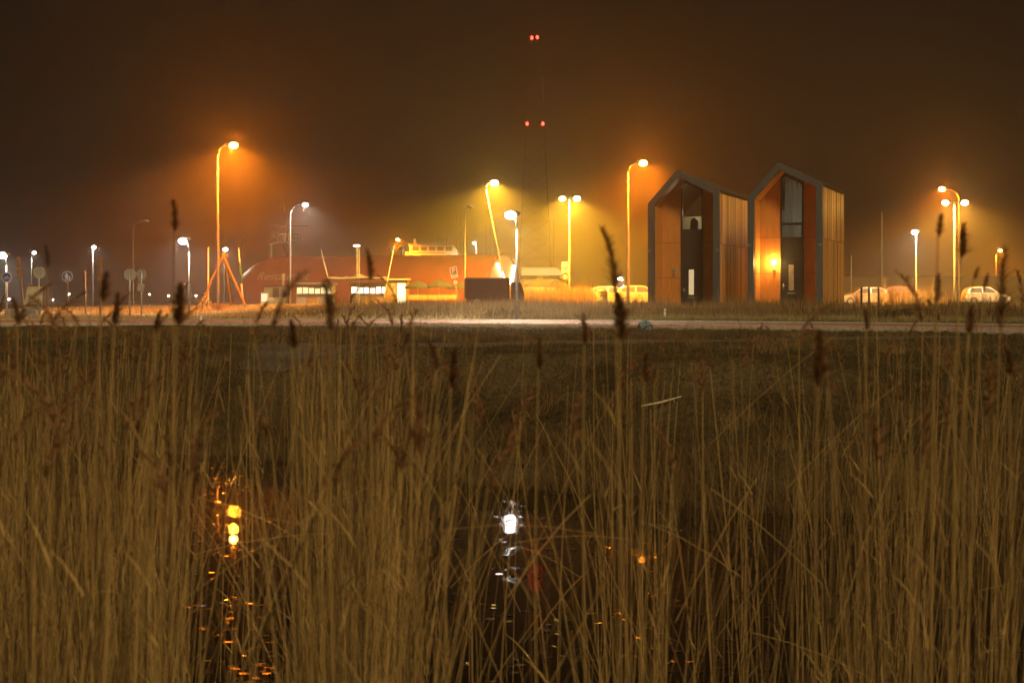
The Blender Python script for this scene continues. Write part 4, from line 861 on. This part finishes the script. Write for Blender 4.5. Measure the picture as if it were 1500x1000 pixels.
def blades(x, y, h, lean, wd, K=3, zoff=-0.03, az=None):
    N = len(x); z = gz(x, y) + zoff; az = rng.uniform(0, 2 * np.pi, N) if az is None else az
    u = np.linspace(0, 1, K)[None, :]; P = np.zeros((N, K, 3)); l = (lean * h)[:, None] * u ** 1.8
    P[:, :, 0] = x[:, None] + np.cos(az)[:, None] * l; P[:, :, 1] = y[:, None] + np.sin(az)[:, None] * l; P[:, :, 2] = z[:, None] + h[:, None] * u * (1 - 0.25 * (lean[:, None] * u) ** 2)
    W = wd[:, None] * (1 - 0.85 * u); b = rng.uniform(-0.7, 0.7, N); S = np.stack([np.cos(b), np.sin(b), 0 * b], 1)
    V, Fq = ribbons(P, W, S); return V, Fq, np.repeat(np.clip(rng.normal(0.5, 0.25, N), 0, 1), K * 2)
def clumped(n, x0, x1, f_y, dens):           # rejection sampling with a noise field so grass grows in tufts
    xs_, ys_ = [], []; c = 0
    while c < n:
        x = rng.uniform(x0, x1, 40000); y = f_y(x, rng.uniform(0, 1, 40000)); k = rng.uniform(0, 1, 40000) < dens(x, y); xs_.append(x[k]); ys_.append(y[k]); c += k.sum()
        if len(xs_) > 200: break
    return np.concatenate(xs_)[:n], np.concatenate(ys_)[:n]
tuft = lambda s, o=0: (lambda x, y: np.clip(0.45 + 0.6 * np.sin(x * s + 0.7 * np.sin(y * s * .8) + o) * np.sin(y * s * 1.1 + 0.9 * np.sin(x * s * .6)), 0.06, 1))
# short turf between bank and path
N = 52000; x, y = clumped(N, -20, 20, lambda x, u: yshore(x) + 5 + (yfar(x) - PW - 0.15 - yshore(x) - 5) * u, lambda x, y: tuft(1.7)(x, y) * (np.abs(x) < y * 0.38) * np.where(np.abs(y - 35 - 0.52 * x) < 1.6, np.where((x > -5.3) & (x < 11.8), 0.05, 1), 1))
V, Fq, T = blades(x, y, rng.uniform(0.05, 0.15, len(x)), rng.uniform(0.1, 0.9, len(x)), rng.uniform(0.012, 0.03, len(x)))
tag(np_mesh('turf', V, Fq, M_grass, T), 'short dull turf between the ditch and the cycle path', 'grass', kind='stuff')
# far bank: long matted dry grass down to the water
N = 30000; x, y = clumped(N, -11, 10.5, lambda x, u: yshore(x) - 0.5 + 7.0 * u, lambda x, y: tuft(2.3, 1)(x, y) * (np.abs(x) < y * 0.40) * np.clip(1.15 - (y - yshore(x)) / 7.0, 0.2, 1))
hgt = rng.gamma(5, 0.05, len(x)) * np.where(y - yshore(x) < 2.2, 1.15, 0.7)
hgt = hgt * (0.45 + 1.1 * tuft(1.3, 2)(x, y)); V, Fq, T = blades(x, y, hgt, rng.uniform(0.2, 1.6, len(x)), rng.uniform(0.006, 0.014, len(x)), 4)
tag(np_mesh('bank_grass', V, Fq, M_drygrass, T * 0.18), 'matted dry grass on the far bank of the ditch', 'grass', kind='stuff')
nt_ = 240; tx0 = rng.uniform(-13, 13, nt_); ty0 = yshore(tx0) + 0.3 + rng.uniform(0, 1, nt_) ** 1.3 * 24; nb_ = rng.integers(25, 80, nt_); x = np.repeat(tx0, nb_) + rng.normal(0, 0.09, nb_.sum()); y = np.repeat(ty0, nb_) + rng.normal(0, 0.09, nb_.sum()); hh = np.repeat(rng.uniform(0.12, 0.42, nt_), nb_) * rng.uniform(0.5, 1.1, nb_.sum()); ok = y < yfar(x) - PW - 0.2; x, y, hh = x[ok], y[ok], hh[ok]
V, Fq, T = blades(x, y, hh, rng.uniform(0.2, 1.3, len(x)), rng.uniform(0.006, 0.014, len(x)), 4); T = T * 0.3 + np.repeat(np.repeat(rng.uniform(0, 0.28, nt_), nb_)[ok], 8)
tag(np_mesh('tussocks', V, Fq, M_drygrass, T), 'scattered tussocks of taller dry grass on bank and field', 'grass', kind='stuff')
# verge behind the path: tall standing dry grass on the slope
N = 26000; x, y = clumped(N, -10, 34, lambda x, u: yfar(x) + 0.35 + 10 * u ** 1.3, lambda x, y: sm(-9.5, -5, x) * tuft(1.1, 2)(x, y) * (np.abs(x) < y * 0.38))
V, Fq, T = blades(x, y, rng.gamma(9, 0.031, len(x)) * (0.5 + tuft(0.9, 1)(x, y)) * (0.55 + 0.5 * sm(0.5, 3, y - yfar(x))), rng.uniform(0.0, 0.5, len(x)), rng.uniform(0.012, 0.025, len(x)), 3)
tag(np_mesh('verge_grass', V, Fq, M_drygrass, T * 0.75), 'tall dry grass on the slope behind the cycle path', 'grass', kind='stuff')
# pale frosty strip right along the path edge
N = 9000; x, y = clumped(N, -3, 20, lambda x, u: yfar(x) + 0.1 + 1.3 * u ** 2, lambda x, y: sm(1, 9, x) * tuft(2.0, 3)(x, y))
V, Fq, T = blades(x, y, rng.uniform(0.10, 0.34, len(x)), rng.uniform(0.1, 0.7, len(x)), rng.uniform(0.012, 0.025, len(x)), 3)
tag(np_mesh('edge_grass', V, Fq, M_palegrass, T), 'pale short grass lining the far edge of the cycle path', 'grass', kind='stuff')
N = 9000; x, y = clumped(N, -20, 17, lambda x, u: yfar(x) - PW - 0.25 + 0.5 * u + 0.18 * np.sin(x * 3.1) * np.sin(x * 0.9), tuft(2.4, 6))
V, Fq, T = blades(x, y, rng.uniform(0.04, 0.17, len(x)), rng.uniform(0.1, 0.9, len(x)), rng.uniform(0.012, 0.025, len(x)), 3)
tag(np_mesh('near_edge_grass', V, Fq, M_drygrass, T * 0.6), 'ragged dry grass creeping over the near edge of the cycle path', 'grass', kind='stuff')
# field grass left of the hall, lit by the orange lamp
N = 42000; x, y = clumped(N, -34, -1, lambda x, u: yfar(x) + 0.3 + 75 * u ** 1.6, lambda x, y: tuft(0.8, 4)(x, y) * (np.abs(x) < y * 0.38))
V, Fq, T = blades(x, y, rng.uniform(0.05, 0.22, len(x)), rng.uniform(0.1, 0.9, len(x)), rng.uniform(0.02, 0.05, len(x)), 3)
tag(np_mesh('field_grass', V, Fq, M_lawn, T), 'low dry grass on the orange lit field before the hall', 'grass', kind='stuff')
# tall reeds in the lit car park edge, behind the verge
N = 7000; x, y = clumped(N, -2, 50, lambda x, u: 104 + 10 * u, lambda x, y: np.where((x > -1.5) & (x < 5.7), 1, np.where((x > 26) & (x < 30), 0.3, 0.0)) * tuft(1.3, 5)(x, y))
V, Fq, T = blades(x, y, rng.gamma(12, 0.085, len(x)), rng.uniform(0.0, 0.25, len(x)), rng.uniform(0.015, 0.03, len(x)), 3)
tag(np_mesh('far_reeds', V, Fq, M_drygrass, T), 'orange lit tall reeds at the edge of the car park', 'reeds', kind='stuff')
# bare shrubs
def shrub(px, D, h, w, label, m, n=46):
    b_ = base(px, D); t = thing('bare_shrub', b_, label, 'shrub'); az = rng.uniform(0, 2*np.pi, n); le = rng.uniform(0.1, 1, n); u = np.linspace(0, 1, 6)[None, :]
    hh = h * rng.uniform(0.5, 1, n); P = np.zeros((n, 6, 3)); P[:, :, 0] = np.cos(az)[:, None] * (le * w)[:, None] * u ** 1.2 + rng.normal(0, 0.02, (n, 6)); P[:, :, 1] = np.sin(az)[:, None] * (le * w)[:, None] * u ** 1.2; P[:, :, 2] = hh[:, None] * u - 0.05
    V, Fq = tubes3(P, np.repeat((0.009 * (1 - 0.75 * u)), n, 0)); tag(np_mesh('branches', V, Fq, m, np.full(len(V), 0.4), t), kind='stuff')
    k = rng.integers(0, n, n * 7); s = rng.uniform(0.35, 1, n * 7); idx = np.clip((s * 5).astype(int), 0, 4); p0 = P[k, idx]; d = rng.normal(0, 1, (len(k), 3)); d[:, 2] = np.abs(d[:, 2]); d /= np.linalg.norm(d, axis=1, keepdims=True)
    Q = np.stack([p0, p0 + d * 0.09 * h, p0 + d * 0.17 * h + [0, 0, 0.03]], 1); V, Fq = ribbons(Q, np.tile([[0.009, 0.007, 0.003]], (len(k), 1)), np.tile([[1.0, 0, 0]], (len(k), 1))); tag(np_mesh('twigs', V, Fq, m, np.repeat(rng.uniform(0.2, 1, len(k)), 6), t), kind='stuff')
shrub(322, 93.2, 0.6, 1.1, 'low reddish shrub at the foot of the tall orange lamp', M_drygrass, 90)
for px, D, h, w, tx in ((1256, 100, 1.55, 0.9, 'bare orange lit shrub directly right of the right house'), (1290, 108, 1.4, 0.8, 'bare shrub behind the rightmost black post'), (1305, 100, 1.5, 0.8, 'bare shrub before the dark red car'),
                        (1362, 98, 1.0, 0.8, 'low bare shrub between slim white lamp and double lamp'), (860, 118, 1.3, 0.9, 'bare shrub left of the dark rounded container'), (931, 104, 0.9, 0.7, 'low bare shrub left of the left house wall')):
    shrub(px, D, h, w, tx, M_drygrass)

# reed bed in the foreground ditch
def reed_points(x, y, h, lx, ly, K=7, z0=-0.35):
    u = np.linspace(0, 1, K)[None, :]; P = np.zeros((len(x), K, 3)); w_ = rng.normal(0, 0.012, (len(x), 1))
    P[:, :, 0] = x[:, None] + lx[:, None] * u ** 1.7 + w_ * np.sin(u * 5 + x[:, None] * 9); P[:, :, 1] = y[:, None] + ly[:, None] * u ** 1.7; P[:, :, 2] = z0 + (h - z0)[:, None] * u
    return P
def dens(px): return np.interp(px, [-320, 0, 120, 250, 290, 330, 410, 440, 560, 640, 690, 720, 860, 890, 930, 980, 1060, 1200, 1300, 1820], [1, 1, .95, .75, .38, .22, .24, .84, .95, .56, .36, .15, .15, .46, .54, .25, .27, .33, .54, .68])
cl_ = rng.uniform(-320, 1820, 300); cl_ = cl_[rng.uniform(0, 1, 300) < dens(cl_)]                 # reeds stand in clumps
px = np.concatenate([rng.uniform(-320, 1820, 3400), rng.choice(cl_, 8600) + rng.normal(0, 8, 8600)]); px = rng.permutation(px[rng.uniform(0, 1, 12000) < dens(px)])[:4300]; n = len(px)
D = 3.3 + 7.2 * rng.uniform(0, 1, n) ** 0.8; x = X(px, D); h = np.clip(rng.normal(2.0, 0.22, n), 1.35, 2.42) - np.where((px > 690) & (px < 1260), 0.12, 0) + 0.012 * (D - 6)
short = rng.uniform(0, 1, n) < 0.30; h = np.where(short, rng.uniform(0.9, 1.8, n), h)
lx = np.where(rng.uniform(0, 1, n) < 0.2, rng.normal(0.05, 0.38, n), rng.normal(0.04, 0.13, n)); ly = rng.normal(0, 0.08, n); P = reed_points(x, D, h, lx, ly)
rad = rng.uniform(0.0011, 0.0024, n)[:, None] * np.linspace(1, 0.5, 7)[None, :]
V, Fq = tubes3(P, rad, 4); tt = np.repeat(rng.beta(0.8, 1.1, n), 28); parts = [(V, Fq, tt)]
k = rng.integers(0, n, 600); ui = rng.integers(2, 6, 600); p0 = P[k, ui]; a = rng.uniform(0, 2*np.pi, 600); ln = rng.uniform(0.05, 0.17, 600); up_ = rng.uniform(-0.1, 0.9, 600)
u = np.linspace(0, 1, 5)[None, :, None]; d = np.stack([np.cos(a), np.sin(a) * .5, up_], 1); Q = p0[:, None, :] + d[:, None, :] * ln[:, None, None] * u + np.array([0, 0, -1.0]) * (ln[:, None, None] * 0.4 * u ** 2.2)
V, Fq = ribbons(Q, 0.0045 * np.array([[0.6, 1, .8, .5, .1]]) * np.ones((600, 1)), np.stack([-np.sin(a) * 0.6, np.cos(a), 0.8 + 0 * a], 1) / 1.2); parts.append((V, Fq, np.repeat(rng.uniform(0.1, 0.9, 600), 10)))
kq = rng.integers(0, n, 2600); uq = rng.integers(2, 6, 2600); p0 = P[kq, uq]; aq = rng.choice([-1.0, 1.0], 2600); lq = rng.uniform(0.06, 0.22, 2600); sq = rng.uniform(0.12, 0.6, 2600); uu = np.linspace(0, 1, 4)[None, :, None]
Q = p0[:, None, :] + np.stack([aq * sq, rng.uniform(-.2, .2, 2600), 0.9 + 0 * sq], 1)[:, None, :] * lq[:, None, None] * uu + np.stack([aq * 0.25, 0 * aq, -0.35 + 0 * aq], 1)[:, None, :] * (lq * sq)[:, None, None] * uu ** 2
V, Fq = ribbons(Q, 0.0048 * np.array([[0.8, 1, .7, .08]]) * np.ones((2600, 1)), np.tile([[0.8, 0.5, 0.0]], (2600, 1))); parts.append((V, Fq, np.repeat(rng.beta(0.9, 1.3, 2600), 8)))
nb = 46; pb = rng.uniform(-30, 1530, nb); Db = rng.uniform(5, 9.5, nb); xb = X(pb, Db)          # broken stems leaning across
dirx = rng.choice([-1, 1], nb) * rng.uniform(0.15, 0.7, nb); z0 = rng.uniform(0.5, 1.7, nb); Pb = np.zeros((nb, 4, 3)); ub = np.linspace(0, 1, 4)[None, :]
Pb[:, :, 0] = xb[:, None] + dirx[:, None] * ub; Pb[:, :, 1] = Db[:, None] + rng.normal(0, .2, nb)[:, None] * ub; Pb[:, :, 2] = z0[:, None] + (rng.uniform(-0.1, 0.9, nb))[:, None] * ub - 0.1 * ub ** 2
V, Fq = tubes3(Pb, np.full((nb, 4), 0.0014), 4); parts.append((V, Fq, np.repeat(rng.uniform(0.3, 1, nb), 16)))
V, Fq, T = cat(parts); tag(np_mesh('reed_bed', V, Fq, M_reed, T), 'dense bed of dry reed stems filling the foreground', 'reeds', kind='stuff')
def plume_geo(p, ln, nsp, droop, wd, dirx=None):
    """tufted panicle: spikelets fanning from the axis, bending to one side"""
    s = np.sort(rng.uniform(0, 1, nsp)); a = rng.uniform(0, 2*np.pi, nsp); dx = droop
    ax = np.stack([dx * ln * s ** 2, 0 * s, ln * s * (1 - 0.12 * s)], 1) + p
    sp = ln * rng.uniform(0.14, 0.55, nsp) * (1.05 - 0.7 * s); fan = rng.uniform(0.10, 0.85, nsp)
    d = np.stack([np.cos(a) * fan + dx * 0.5, np.sin(a) * fan, 0 * s + 0.9], 1)
    u = np.linspace(0, 1, 4)[None, :, None]; Q = ax[:, None, :] + d[:, None, :] * sp[:, None, None] * u + np.array([dx * 0.5 + 0.22, 0, -0.45]) * sp[:, None, None] * u ** 2
    b = rng.uniform(-1, 1, nsp); S = np.stack([np.cos(b), np.sin(b), 0 * b], 1)
    V, Fq = ribbons(Q, wd * np.array([[0.7, 1.2, 1.0, 0.2]]) * rng.uniform(0.6, 1.3, (nsp, 1)), S); return V, Fq, np.repeat(rng.uniform(0.1, 0.9, nsp), 8)
pl = [plume_geo(P[q, -1] - [0, 0, 0.03], random.uniform(0.11, 0.2), 90, random.uniform(-0.8, 0.8), 0.0032) for q in range(n) if not short[q] and random.random() < 0.16 and h[q] > 1.95]
V, Fq, T = cat(pl); tag(np_mesh('reed_plumes', V, Fq, M_plume, T * 0.7 + 0.3), 'brown feathery plumes on top of the reed bed', 'reeds', kind='stuff')
# single tall reeds that stand out against the lights: (plume foot px, py, plume top px, py, distance, thickness, label)
TALL = [(256, 335, 252, 276, 4.6, 0.8, 'pale brown reed plume rising highest, left of the tall orange lamp'),
        (261, 472, 264, 392, 3.6, 1.5, 'dark reed plume in front of the short white path lamp'),
        (150, 436, 158, 380, 3.8, 1.2, 'dark reed plume leaning right beside the upright timber marker'),
        (168, 474, 174, 410, 4.0, 1.0, 'slim dark reed plume right of the upright timber marker'),
        (228, 482, 238, 440, 4.2, 0.9, 'short dark leaning reed plume left of the short white path lamp'),
        (70, 388, 64, 345, 4.8, 0.6, 'thin faint reed plume above the far white lamp at left'),
        (26, 470, 14, 420, 4.4, 0.9, 'brown reed plume leaning left near the stone blocks'),
        (902, 425, 868, 300, 4.0, 0.55, 'long curling thin reed plume between double lamp and left house'),
        (910, 494, 903, 402, 3.5, 1.5, 'thick dark reed plume left of the left house'),
        (857, 500, 853, 440, 3.9, 0.7, 'slim dark reed plume right of the double lamp foot'),
        (1376, 342, 1380, 298, 3.8, 1.0, 'dark reed plume across the orange lamp at right'),
        (1372, 440, 1376, 385, 4.3, 0.8, 'brown reed plume below the orange lamp at right'),
        (1408, 372, 1414, 308, 3.7, 1.1, 'dark reed plume across the right head of the warm double lamp'),
        (1420, 484, 1424, 430, 3.6, 1.1, 'dark reed plume in front of the white parked car'),
        (1466, 482, 1476, 322, 4.6, 0.5, 'long faint brown reed plume near the right edge'),
        (1428, 404, 1438, 380, 4.2, 0.6, 'small reed plume between double lamp and far orange lamp, left one'),
        (1442, 420, 1451, 388, 4.2, 0.6, 'small reed plume between double lamp and far orange lamp, right one'),
        (1200, 560, 1198, 455, 3.5, 1.3, 'broad brown reed plume in front of the right house foot'),
        (662, 565, 668, 486, 3.9, 1.2, 'broad dark reed plume below the tilted parking sign'),
        (640, 536, 622, 482, 4.0, 1.0, 'dark reed plume leaning left below the parasols'),
        (790, 536, 790, 478, 4.2, 0.9, 'brown reed plume below the right hand parasols'),
        (430, 505, 424, 450, 3.5, 1.2, 'blurred brown reed plume below the white curved lamp'),
        (484, 480, 470, 385, 3.4, 0.7, 'blurred reed plume in front of the left tent mast'),
        (543, 405, 533, 345, 3.8, 0.6, 'thin curled reed plume between tent mast lamp and roof vents'),
        (1270, 478, 1266, 440, 4.0, 0.8, 'brown reed plume in front of the three black posts'),
        (1480, 545, 1470, 490, 3.7, 1.0, 'brown reed plume low at the right edge'),
        (945, 555, 947, 500, 4.0, 0.8, 'brown reed plume under the blue plastic bag')]
for fx, fy, tx_, ty, Dd, th, lab in TALL:
    foot = np.array([X(fx, Dd), Dd, Zp(fy, Dd)]); tip = np.array([X(tx_, Dd), Dd, Zp(ty, Dd)]); ln = tip[2] - foot[2]; droop = (tip[0] - foot[0]) / ln
    t = thing('reed_stalk', (foot[0] - droop * 0.25, Dd, -0.35), lab, 'reed', 'tall reeds standing before the lights'); o0 = np.array(t.location)
    K = 9; u = np.linspace(0, 1, K)[:, None]; b0 = o0; mid = foot - b0
    Pst = np.zeros((1, K, 3)); Pst[0] = np.concatenate([mid[0] * u ** 1.8 + 0.01 * np.sin(u * 6), 0 * u, mid[2] * u], 1)
    V, Fq = tubes3(Pst, np.linspace(0.0034, 0.0016, K)[None, :], 5); np_mesh('stem', V, Fq, M_reed, np.full(len(V), 0.5), t)
    V, Fq, T = plume_geo(mid - [0, 0, 0.01], ln * 0.86, int(300 * (0.6 + th * 0.6)), droop, 0.0026 * (0.6 + 0.5 * th)); 
    V[:, 0] = mid[0] + (V[:, 0] - mid[0]) * (0.55 + 0.3 * th) + 0.0
    np_mesh('plume', V, Fq, M_plume, T, t)
    for q in range(2):
        j = random.randint(4, 7); p0 = Pst[0, j]; a = random.choice([-1, 1]); ll = random.uniform(0.10, 0.22); uu = np.linspace(0, 1, 6)[:, None]
        Q = (p0 + np.concatenate([a * 0.7 * ll * uu, 0.1 * ll * uu, ll * (1.5 * uu - 0.5 * uu ** 2)], 1))[None]; V, Fq = ribbons(Q, 0.005 * np.array([[.6, 1, .9, .7, .4, .05]]), np.array([[0.3, 0.8, 0.5]])); np_mesh('leaf', V, Fq, M_reed, np.full(len(V), 0.4), t)
